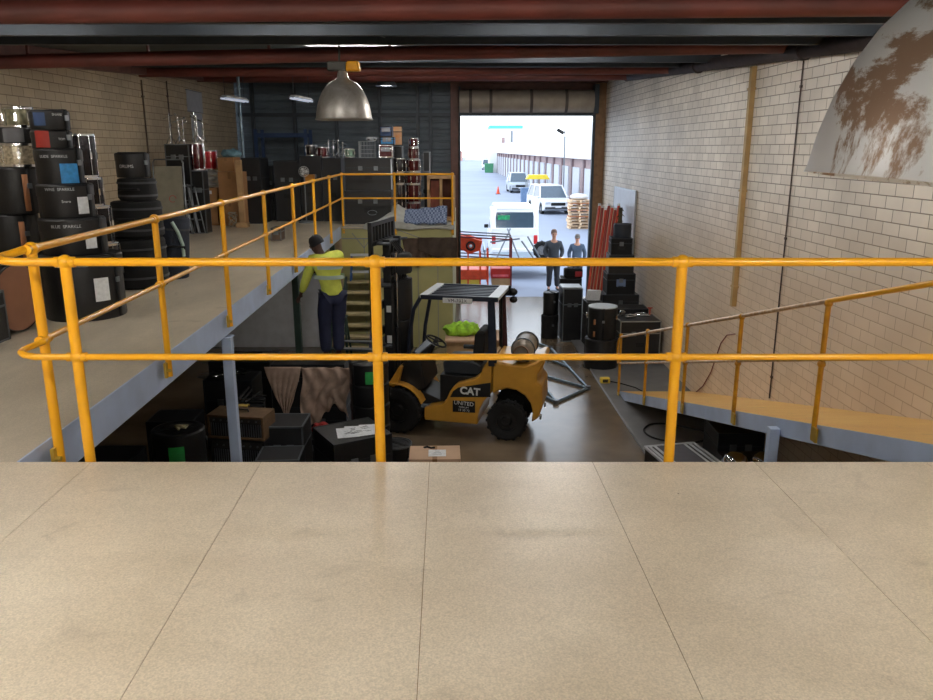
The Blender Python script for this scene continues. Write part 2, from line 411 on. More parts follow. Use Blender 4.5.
# far wall: horizontal ribbed cladding with girts and mullions
mb = MB(); z = 0.0; prof = []
while z < 6.3:
    prof += [(22.60, z), (22.60, z+.10), (22.57, z+.12), (22.57, z+.16)]; z += .18
prof += [(22.7, 6.3), (22.7, 0)]
mb.prism([(y, z) for y, z in prof], -6.7, -.30, 'x'); struct('wall_far', mb, FARW, smooth=False)
mb = MB()
for x in (-5.9, -4.75, -3.6, -2.4, -1.35, -1.0): mb.bb(x-.04, x+.04, 22.42, 22.57, DZ, 6.15)
mb.bb(-6.3, -.4, 22.40, 22.57, 5.12, 5.22)
struct('wall_far_girts', mb, GIRT)
struct('column', MB().bb(-.44, -.2, 22.3, 22.56, 0, 6.15), REDCOL, bevel=.01)
struct('wall_far_header', MB().bb(-.3, 4.0, 22.5, 22.7, 5.75, 6.3), REDCOL)
struct('column', MB().bb(3.53, 3.83, 22.35, 22.72, 0, 6.2), PILLAR, bevel=.01)
struct('wall_dock_front', MB().bb(-2.68, -.3, 16.8, 16.9, 0, DZ-.04), OLIVE)
mb = MB()
for x in (-2.2, -1.7, -1.05, -.62): mb.bb(x-.006, x+.006, 16.785, 16.8, 0, DZ-.26)
mb.bb(-2.67, -.31, 16.78, 16.8, DZ-.27, DZ-.25); mb.bb(-2.67, -.31, 16.76, 16.8, DZ-.05, DZ+.005)
struct('trim_dock', mb, GREY)
mb = MB()
for a, b in (((-2.45, 2.52), (-2.2, 2.2)), ((-1.95, 2.55), (-2.2, 2.2)), ((-1.5, 2.6), (-.9, 2.38))):
    mb.tube([(a[0], 16.775, a[1]), (b[0], 16.775, b[1])], .008, 6)
struct('trim_brace_wire', mb, GREY)
struct('wall_dock_side', MB().bb(-.42, -.30, 16.9, 22.3, 0, DZ-.04), OLIVE)
struct('wall_undercroft', MB().bb(-6.3, -3.12, 16.8, 16.9, 0, DZ-.1), GREYWALL)
struct('wall_undercroft_end', MB().bb(-3.12, -2.68, 16.8, 16.9, 0, DZ-.1), BEIGEW)

# roller door over the opening
d = tag(thing('door_1', None, None, (1.66, 22.35, 0)), kind='structure')
mb = MB(); prof = []
for i in range(41):
    a = 2*PI*i/40; r = .33 + (.008 if i % 2 else 0); prof.append((r*math.cos(a), 5.52+r*.9*math.sin(a)))
mb.prism(prof[:-1], -1.85, 1.80, 'x'); mb.build('rolled_curtain', mat('roller_curtain', (170, 160, 146), .5, .2, var=.1, scale=4), d)
mb = MB()
for x in (-1.55, -1.0, .1, 1.05):
    prof = [(.345*math.cos(a), 5.52+.32*math.sin(a)) for a in [PI*2*i/32 for i in range(32)]]
    mb.prism(prof, x-.04, x+.04, 'x')
mb.build('curtain_band', mat('curtain_band', (92, 84, 80), .6), d)
MB().bb(-1.82, 1.8, -.02, .06, 5.24, 5.33).build('bottom_rail', WHITEP, d, bevel=.01)
MB().bb(-1.84, 1.86, -.06, .08, 5.14, 5.24).build('hood_beam', GIRT, d)
for x in (-1.86, 1.85): MB().bb(x-.035, x+.035, -.05, .1, 0, 5.9 if x < 0 else 5.3).build('guide_track', GIRT, d)
MB().bb(1.80, 1.92, -.3, .2, 5.2, 5.95).build('end_bracket', GIRT, d)

# roof: ribbed sheets on red oxide tube beams
mb = MB(); y = -6.4; top = []; 
while y < 22.9:
    for dy, h in ((0, 0), (.11, 0), (.125, .03), (.165, .03), (.18, 0)): top.append((y+dy, zroof(y+dy)+h))
    y += .2
poly = top + [(23, zroof(23)+.12), (-6.4, zroof(-6.4)+.12)]
mb.prism(poly, -7.2, 5.1, 'x'); struct('ceiling', mb, ROOFM, smooth=False)
mb = MB()
for yy in (6.9, 8.1, 9.3, 13.2, 14.8, 18.4):
    mb.prism([(yy, zroof(yy)-.12), (yy+.07, zroof(yy)-.12), (yy+.07, zroof(yy)), (yy, zroof(yy))], -6.5, 4.4, 'x')
struct('ceiling_purlins', mb, GIRT, smooth=False)
def beam(pts, r, m=REDST):
    mb = MB(); mb.tube(pts, r, 20)
    for k in range(7):
        t = (k+.5)/7; p = Vector(pts[0]).lerp(Vector(pts[-1]), t); mb.cyl(p, (p.x, p.y, zroof(p.y)+.01), .02, seg=8)
    return struct('ceiling_beam', mb, m)
beam([(-6.2, 5.5, 5.105), (4.5, 5.5, 5.19)], .075)
beam([(-6.2, 10.3, 5.30), (-1.5, 10.3, 5.40), (4.3, 10.3, 5.50)], .085)
beam([(-6.3, 15.6, 5.66), (4.1, 15.6, 5.72)], .085)
beam([(-6.3, 19.2, 5.86), (4.1, 19.2, 5.90)], .085)
mb = MB(); mb.prism([(22.2, 6.0), (22.34, 6.0), (22.34, 6.19), (22.2, 6.19)], -6.4, 3.9, 'x'); struct('ceiling_beam', mb, REDCOL)
EAVE = mat('dark_brown_eave_pipe', (54, 44, 44), .75, var=.2)
mb = MB(); mb.tube([(xwr(y)-.1, y, zroof(y)-.14) for y in (-4, 4, 12, 19.5)], .1, 16)
for y in (2.2, 6.3, 9.9, 14): mb.cyl((xwr(y)-.1, y-.03, zroof(y)-.14), (xwr(y)-.1, y+.03, zroof(y)-.137), .12)
struct('ceiling_beam_eave', mb, EAVE)
mb = MB(); mb.prism([(-4, zroof(-4)-.24), (22, zroof(22)-.24), (22, zroof(22)), (-4, zroof(-4))], -5.79, -5.63, 'x'); o = struct('ceiling_beam_eave', mb, REDCOL); o.rotation_euler.z = HALL

# wall pipes, conduits
def wall_pipe(name, y, z0, z1, r, m, label, cat, box=False, side=1):
    x = (xwr(y)-r-.004) if side > 0 else (xwl(y)+r+.004)
    mb = MB()
    if box: mb.bb(x-r, x+r, y-r*1.3, y+r*1.3, z0, z1)
    else: mb.cyl((x, y, z0), (x, y, z1), r, seg=10)
    for zz in (z0+.3, (z0+z1)/2, z1-.3): mb.bb(x-r*1.2, x+r+.003, y-r*2, y+r*2, zz-.015, zz+.015)
    return tag(mb.build(name, m), label, cat)
wall_pipe('downpipe', 11.65, 1.95, zroof(11.65)-.25, .035, mat('tan_pipe', (186, 156, 104), .5, var=.1), 'tan square pipe running down the pale block wall above the ramp', 'pipe', True)
wall_pipe('conduit', 10.1, .98, zroof(10.1)-.25, .010, mat('dark_conduit', (74, 58, 52), .5), 'thin dark conduit running down the pale block wall beside the tan pipe', 'conduit')
wall_pipe('conduit', 15.6, DZ+.2, zroof(15.3)-.3, .016, mat('brown_conduit', (92, 76, 60), .5), 'brown conduit running down the tan block wall behind the soft drum cases', 'conduit', side=-1)
wall_pipe('conduit', 17.0, DZ+1.2, zroof(17)-.3, .014, mat('dark_conduit', (74, 58, 52), .5), 'thin dark conduit down the tan block wall above the chrome hardware', 'conduit', side=-1)
mb = MB(); mb.tube([(xwl(9.9)+.01, 9.9, 5.2), (xwl(10.3)+.01, 10.3, 4.7), (xwl(10.7)+.01, 10.7, 4.3)], .008, 6)
tag(mb.build('wall_cable', mat('dark_conduit', (74, 58, 52))), 'thin dark cable slanting down the tan wall above the silver drums', 'cable')
mb = MB(); P0 = []
for x, y in ((735, 334), (727, 335), (721, 343), (716, 357), (711, 372), (703, 386), (695, 393)):
    r = ray(x, y); t = 4.36/(r.x+SK*r.y); P0.append(EYE+r*t)
mb.tube(P0, .009, 8); tag(mb.build('wall_cable', mat('red_brown_cable', (120, 52, 40), .5)), 'red brown cable drooping from the tan pipe down to the ramp', 'cable')
# whiteboard on the wall
o = thing('whiteboard', 'tall white board on the pale block wall behind the red poles', 'board', (xwr(19.4)-.03, 19.4, 2.45), HALL)
MB().bb(-.015, .015, -1.15, 1.15, -.82, .86).build('panel', mat('whiteboard_face', (206, 212, 222), .3, var=.05), o)
mb = MB()
for z in (-.83, .87): mb.bb(-.022, .02, -1.17, 1.17, z-.012, z+.012)
for y in (-1.16, 1.16): mb.bb(-.022, .02, y-.012, y+.012, -.83, .87)
mb.build('frame', ALU, o)
rnd = random.Random(3); mb = MB()
for k in range(12):
    z = .05-.06*k; y = -.9+rnd.random()*.2
    for w in range(5): L = .08+rnd.random()*.2; mb.bb(-.018, -.015, y, y+L, z-.006, z+.006); y += L+.06
mb.build('notice', mat('grey_ink', (150, 158, 170), .8), o)

# ================================================================== GUARD RAILS
def fit(mb, p, r=.037): mb.sphere(p, r, seg=14)
g = thing('guardrail', 'yellow tubular guardrail along the chipboard deck and the side mezzanine', 'guardrail', (-2.0, 3.9, DZ-.25))
ox, oy, oz = g.location
def loc(pts): return [Vector(p)-Vector((ox, oy, oz)) for p in pts]
for i, (z, za, r) in enumerate(((3.711, 3.746, .0215), (3.218, 3.25, .0175))):
    b = [(4.26, 3.9, z), (1, 3.9, z), (-2.1, 3.9, z), (-2.27, 3.9, z), (-2.335, 3.915, z+.005), (-2.372, 3.95, z+.01), (-2.382, 3.995, z+.015), (-2.368, 4.04, z+.02), (-2.33, 4.10, za)]
    if i: b = [(min(1, 0)+x+(.04 if x < -2.2 else 0), y, zz) for x, y, zz in b]
    b += [(xrail(4.2), 4.2, za), (xrail(10), 10, za), (xrail(16.6), 16.6, za), (xrail(16.75)+.01, 16.77, za), (xrail(16.8)+.06, 16.8, za), (-.26, 16.8, za)]
    MB().tube(loc(b), r, 16).build('top_rail' if i == 0 else 'mid_rail', YEL, g)
posts = [(x, 3.9, 3.711, 3.218) for x in (-2.015, -.459, 1.083, 2.64, 4.15)]
posts += [(xrail(4.15+1.807*k), 4.15+1.807*k, 3.746, 3.25) for k in range(8)] + [(-1.52, 16.8, 3.746, 3.25), (-.3, 16.8, 3.746, 3.25)]
for n, (x, y, zt, zm) in enumerate(posts):
    mb = MB(); r = .027 if n < 6 else .024
    mb.cyl((x-ox, y-oy, DZ-(.24 if y < 4 else .15)-oz), (x-ox, y-oy, zt-oz), r, seg=18)
    for zz in (zt, zm):
        fit(mb, (x-ox, y-oy, zz-oz), .038 if zz == zt else .035)
        if y < 4: mb.cyl((x-ox-.05, y-oy, zz-oz), (x-ox+.05, y-oy, zz-oz), .027 if zz == zt else .024, seg=14)
        else: mb.cyl((x-ox, y-oy-.05, zz-oz), (x-ox, y-oy+.05, zz-oz), .027, seg=14)
    po = mb.build('post', YEL, g)
    mb = MB()
    if y < 4: mb.bb(x-ox-.035, x-ox+.035, -.075, -.02, .06, .2)
    elif n < 13: mb.bb(x-ox-.02, x-ox-.0, y-oy-.06, y-oy+.03, .10, .22); mb.cyl((x-ox-.01, y-oy-.045, .16), (x-ox+.03, y-oy-.045, .16), .014, seg=8)
    else: mb.bb(x-ox-.035, x-ox+.035, y-oy-.0, y-oy+.03, .06, .2)
    mb.build('foot_bracket', mat('brass_fixing', (196, 160, 60), .45, .3), po)
# ramp rail
g = thing('ramp_guardrail', 'short sloping yellow guardrail with worn pale rails beside the ramp', 'guardrail', (xramp(13.3)+.03, 13.3, 0))
ox, oy, oz = g.location
def rp(y, h): return (xramp(y)-.038, y, zramp(y)+h)
e0 = [rp(13.4, .97), rp(13.46, .9), rp(13.48, .75), rp(13.46, .6), rp(13.4, .53)]
MB().tube(loc([rp(6.1, 1.05), rp(13.25, 1.0)]), .020, 14).build('top_rail', RAILW, g)
MB().tube(loc([rp(6.1, .57), rp(13.25, .52)]), .016, 14).build('mid_rail', RAILW, g)
MB().tube(loc([rp(3.95, 1.06), rp(6.1, 1.05)]), .021, 14).build('top_rail', YEL, g)
MB().tube(loc([rp(3.95, .58), rp(6.1, .57)]), .017, 14).build('mid_rail', YEL, g)
MB().tube(loc([rp(13.25, 1.0)]+e0+[rp(13.25, .52)]), .018, 14).build('end_bend', YELR, g)
for y in (13.25, 11.5, 9.6, 7.86, 6.1, 4.3):
    mb = MB(); mb.cyl(loc([rp(y, -.11)])[0], loc([rp(y, 1.02)])[0], .022, seg=14)
    for h in (1.03, .53): fit(mb, loc([rp(y, h)])[0], .034)
    po = mb.build('post', YELR, g); q = loc([rp(y, -.06)])[0]
    mb = MB(); mb.box(q-Vector((.015, .05, 0)), (.02, .09, .12)); mb.build('foot_bracket', mat('brass_fixing', (196, 160, 60)), po)


# ================================================================== LAMPS
def bell(s):          # profile of the shade, rim at z 0
    pts = [(.335, 0), (.33, .015), (.322, .09), (.305, .17), (.278, .25), (.24, .325), (.19, .39), (.135, .43), (.085, .455), (.066, .475), (.06, .52), (.045, .56)]
    return [(r*s, z*s) for r, z in pts]
def shade(name, m, parent, s=1.0):
    p = bell(s); inner = [(max(r-.006*s, .01), z) for r, z in p]
    mb = MB(); mb.lathe(p+inner[::-1]+[p[0]], seg=64)
    return mb.build(name, m, parent, weld=True)
o = thing('pendant_lamp', 'bell shaped dull metal lamp hanging below a yellow housing', 'lamp', (-1.46, 9.7, 4.60))
sh = shade('lamp_shade', LSHADE2, o)
mb = MB(); mb.lathe([(.337, -.006), (.345, 0), (.337, .012), (.329, .0), (.337, -.006)], seg=64); mb.build('rim', LSHADE2, sh)
MB().lathe([(0, .40), (.04, .39), (.065, .33), (.07, .27), (.05, .2), (0, .17)], seg=20).build('bulb', mat('bulb_glass', (220, 220, 215), .2, var=0), o)
MB().box((.13, 0, .60), (.17, .16, .11), taper=.85).build('ballast_cover', mat('orange_yellow_housing', (240, 168, 24), .4, var=.03), o, bevel=.02)
mb = MB(); mb.box((-.06, 0, .60), (.22, .14, .10)); mb.cyl((0, 0, .53), (0, 0, .6), .05); mb.cyl((-.03, 0, .6), (-.03, 0, .93), .012); mb.build('gear_box', mat('gear_box_grey', (66, 66, 60), .6), o, bevel=.01)
mb = MB(); mb.tube([(-.03, 0, .92), (.1, -.3, .98), (.35, -.6, .9), (.6, -.9, .80)], .005, 6); mb.build('cord', GREY, o)
o = thing('pendant_lamp', 'large bell shaped lamp with peeling brown finish worn to silver', 'lamp', (1.12, 1.80, 4.175), rot=(0, R(6), 0))
shade('lamp_shade', LSHADE, o)
mb = MB(); mb.box((0, 0, .60), (.24, .14, .1)); mb.cyl((0, 0, .62), (0, 0, .90), .012); mb.build('gear_box', mat('gear_box_grey', (66, 66, 60), .6), o, bevel=.01)
MB().lathe([(0, .40), (.04, .39), (.065, .33), (.07, .27), (.05, .2), (0, .17)], seg=20).build('bulb', mat('bulb_glass', (220, 220, 215), .2, var=0), o)
FILL_TUBE = mat('fill_tube', (255, 249, 240), .4, var=0, emit=120)  # tubes of the unseen fill battens over the deck
FILL_TUBE_H = mat('fill_tube_hall', (255, 249, 242), .4, var=0, emit=175)  # this and the low one: tubes of fill battens hidden in the hall roof
FILL_TUBE_L = mat('fill_tube_low', (255, 249, 242), .4, var=0, emit=75)
TUBEC = mat('lit_tube_cool', (225, 235, 255), .4, var=0, emit=.35)
o = thing('hanging_lamp', 'small lit dish lamp hanging high in front of the grey steel cladding', 'lamp', (-1.92, 19.6, 5.72))
MB().lathe([(.03, .2), (.08, .18), (.2, .1), (.26, .0), (.25, -.01), (.19, .08), (.03, .15)], seg=28).build('lamp_shade', STEEL, o)
MB().lathe([(0, .03), (.2, .03), (.2, .015), (0, .0)], seg=24).build('diffuser', mat('lit_diffuser', (235, 240, 255), .4, var=0, emit=9), o)
MB().cyl((0, 0, .18), (0, 0, .33), .012, seg=8).build('stem', GIRT, o)
bt = None
def batten(loc, rz, label, m, drop=.12):
    o = thing('batten_light', label, 'batten light', loc, rz, 'batten lights')
    MB().box((0, 0, .05), (1.25, .14, .05), taper=.8).build('housing', WHITEP, o, bevel=.008)
    mb = MB()
    for y in (-.045, .045): mb.cyl((-.6, y, 0), (.6, y, 0), .018, seg=10)
    mb.build('fluorescent_tube', m, o)
    for x in (-.5, .5): MB().cyl((x, 0, .07), (x, 0, .07+drop), .006, seg=6).build('hanger', GIRT, o)
for x, y in ((-3.9, 2.2), (-1.6, 1.7), (2.6, 1.9), (-1.2, -1.2), (1.6, -1.2), (.3, -3.4)):
    batten((x, y, zroof(y)-.3), 0, 'added twin tube fill batten, out of view above the chipboard deck', FILL_TUBE, .2)  # fill lamps added out of view to light the deck
for x in (-4.6, -1.9, .8, 3.2):
    batten((x, 7.0, 5.31), 0, 'added twin tube fill batten hidden under the roof past the first red beam', FILL_TUBE_L, .0)  # fill lamps added to brighten the hall, hidden by the first beam
for x, zz in ((-1.6, 5.50), (1.4, 5.56)):
    batten((x, 11.6, zz), 0, 'added twin tube fill batten hidden under the roof past the second red beam', FILL_TUBE_H, .0)  # added fill lamps, tucked behind the second beam
for x in (-1.6, 1.6):
    batten((x, 17.0, 5.80), 0, 'added twin tube fill batten hidden under the roof past the third red beam', FILL_TUBE_L, .0)  # added fill lamps, tucked behind the third beam
batten((-3.55, 17.6, 5.28), R(83), 'white batten hung in front of the dark cladding beside the blue rack', TUBEC, .65)
batten((-4.9, 17.3, 5.26), R(83), 'white batten hung beside the grey vertical pole near the tan wall', TUBEC, .7)

# ================================================================== WORLD, CAMERA
w = bpy.data.worlds.new('sky'); sc.world = w; w.use_nodes = True
bg = w.node_tree.nodes['Background']; wn = w.node_tree.nodes; wl = w.node_tree.links
tc = wn.new('ShaderNodeTexCoord'); sp = wn.new('ShaderNodeSeparateXYZ'); rr = wn.new('ShaderNodeValToRGB')
wl.new(tc.outputs['Generated'], sp.inputs[0]); wl.new(sp.outputs['Z'], rr.inputs['Fac'])
rr.color_ramp.elements[0].color = (.86, .93, 1, 1); rr.color_ramp.elements[1].color = (.70, .82, 1, 1)
wl.new(rr.outputs['Color'], bg.inputs['Color']); bg.inputs['Strength'].default_value = 3.0
cam = bpy.data.cameras.new('camera'); co = bpy.data.objects.new('camera', cam); COL.objects.link(co)
cam.sensor_width = 36; cam.lens = F*36/933; cam.clip_end = 1000
co.location = EYE; co.rotation_euler = (PI/2-PITCH, 0, 0); sc.camera = co
vs = sc.view_settings; vs.view_transform = 'Standard'; vs.look = 'None'; vs.exposure = 0; vs.gamma = 1
sc.cycles.max_bounces = 7; sc.cycles.diffuse_bounces = 4; sc.cycles.glossy_bounces = 3
sc.cycles.sample_clamp_indirect = 6
try: sc.cycles.use_denoising = True
except Exception: pass


# ================================================================== CASES AND DRUMS
def round_case(r, h, label, loc, rz=0, m=BLACK, group=None, lid=.3, tags=(), lines=(), strap=None, rot=None, ridge=True, name='drum_case'):
    """moulded round case: body, overlapping lid, web strap with buckle, labels and stencilled lettering facing local -Y"""
    o = thing(name, label, 'case', loc, rz, group, rot)
    hl = h*(1-lid)
    MB().lathe([(0, 0), (r*.96, 0), (r*.975, .01), (r*.975, hl+.01)], seg=36).build('body', m, o)
    p = [(r, hl-.005), (r, h-.018), (r-.012, h-.004), (r-.03, h)]
    if ridge: p += [(r*.8, h), (r*.77, h-.006), (r*.55, h-.006), (r*.52, h)]
    MB().lathe([(r*.976, hl-.005)]+p+[(0, h)], seg=36).build('lid', m, o)
    a = strap if strap is not None else -PI/2+.9
    mb = MB()
    for aa in (a, a+PI):
        mb.grid(lambda u, v: Vector(((r+.004)*math.cos(aa-.02/r+.04/r*u), (r+.004)*math.sin(aa-.02/r+.04/r*u), .01+(h-.01)*v)), 2, 1)
    c, s_ = math.cos(a), math.sin(a)
    mb.box((0, 0, h+.003), (2*r, .04, .004), rot=(0, 0, a))
    st = mb.build('strap', BLACKF, o, solid=.004)
    MB().box(((r+.009)*c, (r+.009)*s_, h*.6), (.012, .05, .05), rot=(0, 0, a)).build('buckle', STEEL, st, bevel=.003)
    for (phi, w, z0, z1, mm) in tags: patch(r+.001, -PI/2+phi, w, z0*h, z1*h).build('paper_label', mm, o)
    for (s2, sz, phi, z) in lines: text(s2, sz, None, mat('stencil_white', (190, 192, 196), .6, var=.1), o, wrap=(r+.003, -PI/2+phi, z*h), depth=.0006)
    return o
def drum(r, h, label, loc, m, rz=0, rot=None, group=None, head=HEADW, lugs=8, name='drum', hoop=CHROME):
    o = thing(name, label, 'drum', loc, rz, group, rot)
    MB().lathe([(r*.96, .012), (r*.97, .02), (r*.97, h-.02), (r*.96, h-.012)], seg=36).build('shell', m, o)
    for z in (0, h):
        sg = 1 if z else -1
        MB().lathe([(r*.97, z-sg*.022), (r*1.01, z-sg*.022), (r*1.01, z-sg*.0), (r*.985, z-sg*.0), (r*.97, z-sg*.022)], seg=36).build('hoop', hoop, o)
        MB().lathe([(0, z-sg*.006), (r*.985, z-sg*.006), (r*.985, z-sg*.010), (0, z-sg*.010)], seg=36).build('drumhead', head, o)
    for k in range(lugs):
        a = 2*PI*k/lugs+.2; c, s_ = math.cos(a), math.sin(a)
        mb = MB(); mb.cyl((r*1.01*c, r*1.01*s_, .012), (r*1.01*c, r*1.01*s_, h-.012), .004, seg=6)
        mb.box((r*c, r*s_, h*.5), (.022, .022, min(.07, h*.4)), rot=(0, 0, a)); mb.build('lug', CHROME, o)
    return o
def hard_case(w, d, h, label, loc, rz=0, m=BLACK, edge=ALU, group=None, lidf=.7, handles=1, name='road_case', cat='case', wheels=0, latch=2):
    """flight case: panels, aluminium corner angles, ball corners, latches, sprung handle on the front (-Y)"""
    o = thing(name, label, cat, loc, rz, group)
    z0 = .09 if wheels else 0
    MB().bb(-w/2, w/2, -d/2, d/2, z0, h).build('body', m, o, bevel=.004)
    mb = MB(); t = .02; q = .003
    for sx in (-1, 1):
        for sy in (-1, 1): mb.box((sx*(w/2-t/2+q), sy*(d/2-t/2+q), (z0+h)/2), (t, t, h-z0))
    for z in (z0+t/2-q, h-t/2+q):
        for sy in (-1, 1): mb.box((0, sy*(d/2-t/2+q), z), (w, t, t))
        for sx in (-1, 1): mb.box((sx*(w/2-t/2+q), 0, z), (t, d, t))
    mb.build('edge_angle', edge, o)
    mb = MB(); zl = z0+(h-z0)*lidf
    for sy in (-1, 1): mb.box((0, sy*(d/2+.001), zl), (w, .01, .018))
    for sx in (-1, 1): mb.box((sx*(w/2+.001), 0, zl), (.01, d, .018))
    mb.build('lid_band', edge, o)
    for k in range(latch):
        x = w*((k+1)/(latch+1)-.5); MB().box((x, -d/2-.006, zl-.01), (.09, .012, .09)).build('latch', STEEL, o, bevel=.003)
    for k in range(handles):
        hh = MB(); hh.box((0, -d/2-.004, z0+(h-z0)*.42), (.16, .008, .09)); hh.tube([(-.05, -d/2-.01, z0+(h-z0)*.42), (-.045, -d/2-.025, z0+(h-z0)*.42), (.045, -d/2-.025, z0+(h-z0)*.42), (.05, -d/2-.01, z0+(h-z0)*.42)], .007, 6)
        hh.build('handle', RUB, o)
    if wheels:
        for sx in (-1, 1):
            for sy in (-1, 1):
                mb = MB(); mb.cyl((sx*(w/2-.08)-.015, sy*(d/2-.08), .04), (sx*(w/2-.08)+.015, sy*(d/2-.08), .04), .04, seg=16)
                mb.box((sx*(w/2-.08), sy*(d/2-.08), .075), (.06, .06, .03)); mb.build('caster', RUB, o)
    return o
def soft_bag(r, h, label, loc, rz=0, m=BLACKF, group=None, squash=1.0):
    o = thing('drum_bag', label, 'bag', loc, rz, group)
    pr = [(0, 0), (r*.92, 0), (r, .03), (r*1.01, h*.3), (r*.99, h*.72), (r, h-.04), (r*.96, h-.01), (r*.85, h), (0, h+.005)]
    mb = MB(); mb.lathe(pr, seg=32)
    for v in mb.bm.verts: v.co.x *= squash*(1+.02*math.sin(v.co.z*31)); v.co.y *= 1+.02*math.sin(v.co.z*23+1)
    mb.build('body', m, o)
    for z in (h*.22, h*.8): MB().lathe([(r*1.0, z-.012), (r*1.025, z-.012), (r*1.025, z+.012), (r*1.0, z+.012), (r*1.0, z-.012)], seg=32).build('piping', mat('grey_piping', (58, 60, 64), .7), o)
    MB().tube([(-.11, -r-.005, h*.5), (-.1, -r-.05, h*.54), (.1, -r-.05, h*.54), (.11, -r-.005, h*.5)], .014, 8).build('handle', BLACKF, o)
    return o
def carton(w, d, h, label, loc, rz=0, m=CARD, group=None, flaps=False):
    o = thing('cardboard_box', label, 'box', loc, rz, group)
    MB().bb(-w/2, w/2, -d/2, d/2, 0, h).build('carton', m, o, bevel=.006)
    mb = MB(); mb.bb(-.03, .03, -d/2-.001, d/2+.001, h, h+.0015); mb.bb(-.03, .03, -d/2-.0015, -d/2, h*.75, h); mb.build('tape', TAPE, o)
    return o

# --- stack of lettered round cases beside the corner of the rail.  heights from the mezzanine deck, largest at the bottom
def col(px, Y): return (px-466.5)
def cx_at(px, Y, z):
    d = Y*CP-(z-EYE.z)*SP; return (px-466.5)*d/F
SY = 7.62
hs = [(.375, .62, 84, 0), (.30, .345, 74, .42), (.25, .315, 66.5, .73), (.21, .32, 59.5, 1.035)]
z = DZ
specs = [
 dict(label='large black round case with two lines of pale lettering, lowest in the lettered stack', tags=[(.42, .14, .30, .66, WHITE)], lines=[('BLUE  SPARKLE', .045, -.25, .87)]),
 dict(label='black round case lettered SPARKLE with white label, second from bottom of its stack', tags=[(.5, .11, .18, .56, WHITE)], lines=[('BLUE  SPARKLE', .04, -.2, .80)]),
 dict(label='black round case with slanted white label and small script, below the blue labelled one', tags=[(.62, .12, .12, .62, WHITE)], lines=[('WINE  SPARKLE', .038, -.2, .85), ('Snare', .035, .0, .5)]),
 dict(label='black round case lettered SPARKLE with large bright blue label', tags=[(.42, .17, .02, .58, BLUEL)], lines=[('LUDE  SPARKLE', .036, -.2, .78)])]
z = DZ
for (r, h, px, _), sp_ in zip(hs, specs):
    lab = sp_['label'].replace('SPARKLE ', 'in white ').replace('lettered in white', 'with white lettering')
    round_case(r, h, lab, (cx_at(px, SY, z+h/2), SY, z), R(28-2), lid=.34, tags=sp_['tags'], lines=sp_['lines'], group='lettered round cases')
    z += h+.001
round_case(.178, .168, 'small black round case with red tag on top of the lettered stack', (cx_at(53, SY, z), SY, z), R(26), lid=.4, tags=[(-.45, .13, .05, .95, REDL)], lines=[('TOM', .03, .5, .5)], group='lettered round cases'); z += .169
round_case(.175, .178, 'small black round case with dark blue tag, topmost of the lettered stack', (cx_at(51, SY, z), SY, z), R(26), lid=.4, tags=[(-.5, .11, .2, .85, BLUED)], lines=[('SNARE', .03, .4, .75)], group='lettered round cases')

# --- stack at the edge of the picture
LY = 7.9
z = DZ
for i, (r, h, lb) in enumerate(((.27, .50, 'black round case under the tan strapped ones, standing behind the brown skinned drum'), (.24, .48, 'black round case with tan strap, between two others beside the lettered stack'), (.22, .45, 'black round case with long tan strap below the wide silver drum'))):
    x = cx_at(12+3*i, LY, z+.2)
    o = round_case(r, h, lb, (x, LY, z), 0, strap=-PI/2+1.0, group='tan strapped round cases')
    if i: 
        st = MB().grid(lambda u, v: Vector(((r+.012)*math.cos(-PI/2+.72+.05*u/r), (r+.012)*math.sin(-PI/2+.72+.05*u/r), .03+(h-.1)*v)), 2, 1).build('tan_strap', BRNL, o, solid=.004)
        st['label'] = 'tan leather strap'
    z += h+.001
drum(.19, .22, 'wide silver drum with chrome hoops in the stack by the picture edge', (cx_at(19, LY, z+.1), LY, z), SILSP, .3); z += .222
round_case(.20, .145, 'flat black round case with grey patch above the wide silver drum', (cx_at(17, LY, z), LY, z), .5, tags=[(-.1, .18, .05, .95, mat('grey_patch', (84, 84, 86), .8, var=.1))]); z += .147
drum(.135, .19, 'small silver snare drum on top of the stack by the picture edge', (cx_at(20, LY, z), LY, z), OLVSP, .9)
# bass drum on its side with brown skin, and dark cymbal case
o = drum(.30, .40, 'dark bass drum lying on its side showing a brown skin', (-4.40, 6.95, DZ+.31), BLKSP, head=HEADB, hoop=BLACK, rot=(R(90), 0, R(80)), name='bass_drum')
o = thing('cymbal_bag', 'dark rounded bag lying on a case in front of the brown skinned drum', 'bag', (-4.06, 6.42, DZ+.432))
hard_case(.5, .36, .43, 'black hard case half out of view under the dark rounded bag', (-4.22, 6.42, DZ), 0, edge=STEEL)
mb = MB(); mb.lathe([(0, -.08), (.13, -.07), (.17, 0), (.13, .07), (0, .08)], seg=28, M=Euler((R(90), 0, R(15))).to_matrix(), o=(0, 0, .17)); mb.build('body', NAVY, o)
MB().tube([(-.06, 0, .33), (-.05, 0, .37), (.05, 0, .37), (.06, 0, .33)], .014, 8).build('handle', BLACKF, o)
# --- chrome and sparkle drums behind the lettered stack
z = DZ; Y = 8.6
x = cx_at(101, Y, 3.2)
drum(.19, .60, 'dark drum shell, lowest of the chrome drums behind the lettered stack', (x, Y, z), BLKSP, .1); z += .602
drum(.175, .40, 'dark drum with chrome rims, second of the chrome drums behind the lettered stack', (x-.03, Y, z), BLKSP, .4); z += .402
drum(.155, .30, 'short dark drum with chrome lugs under the tall sparkle drum', (x-.07, Y, z), BLKSP, .2); z += .302
o = drum(.165, .45, 'tall black sparkle drum with bright chrome edge, topmost behind the lettered stack', (x-.11, Y, z), BLKSP, .6, lugs=10)

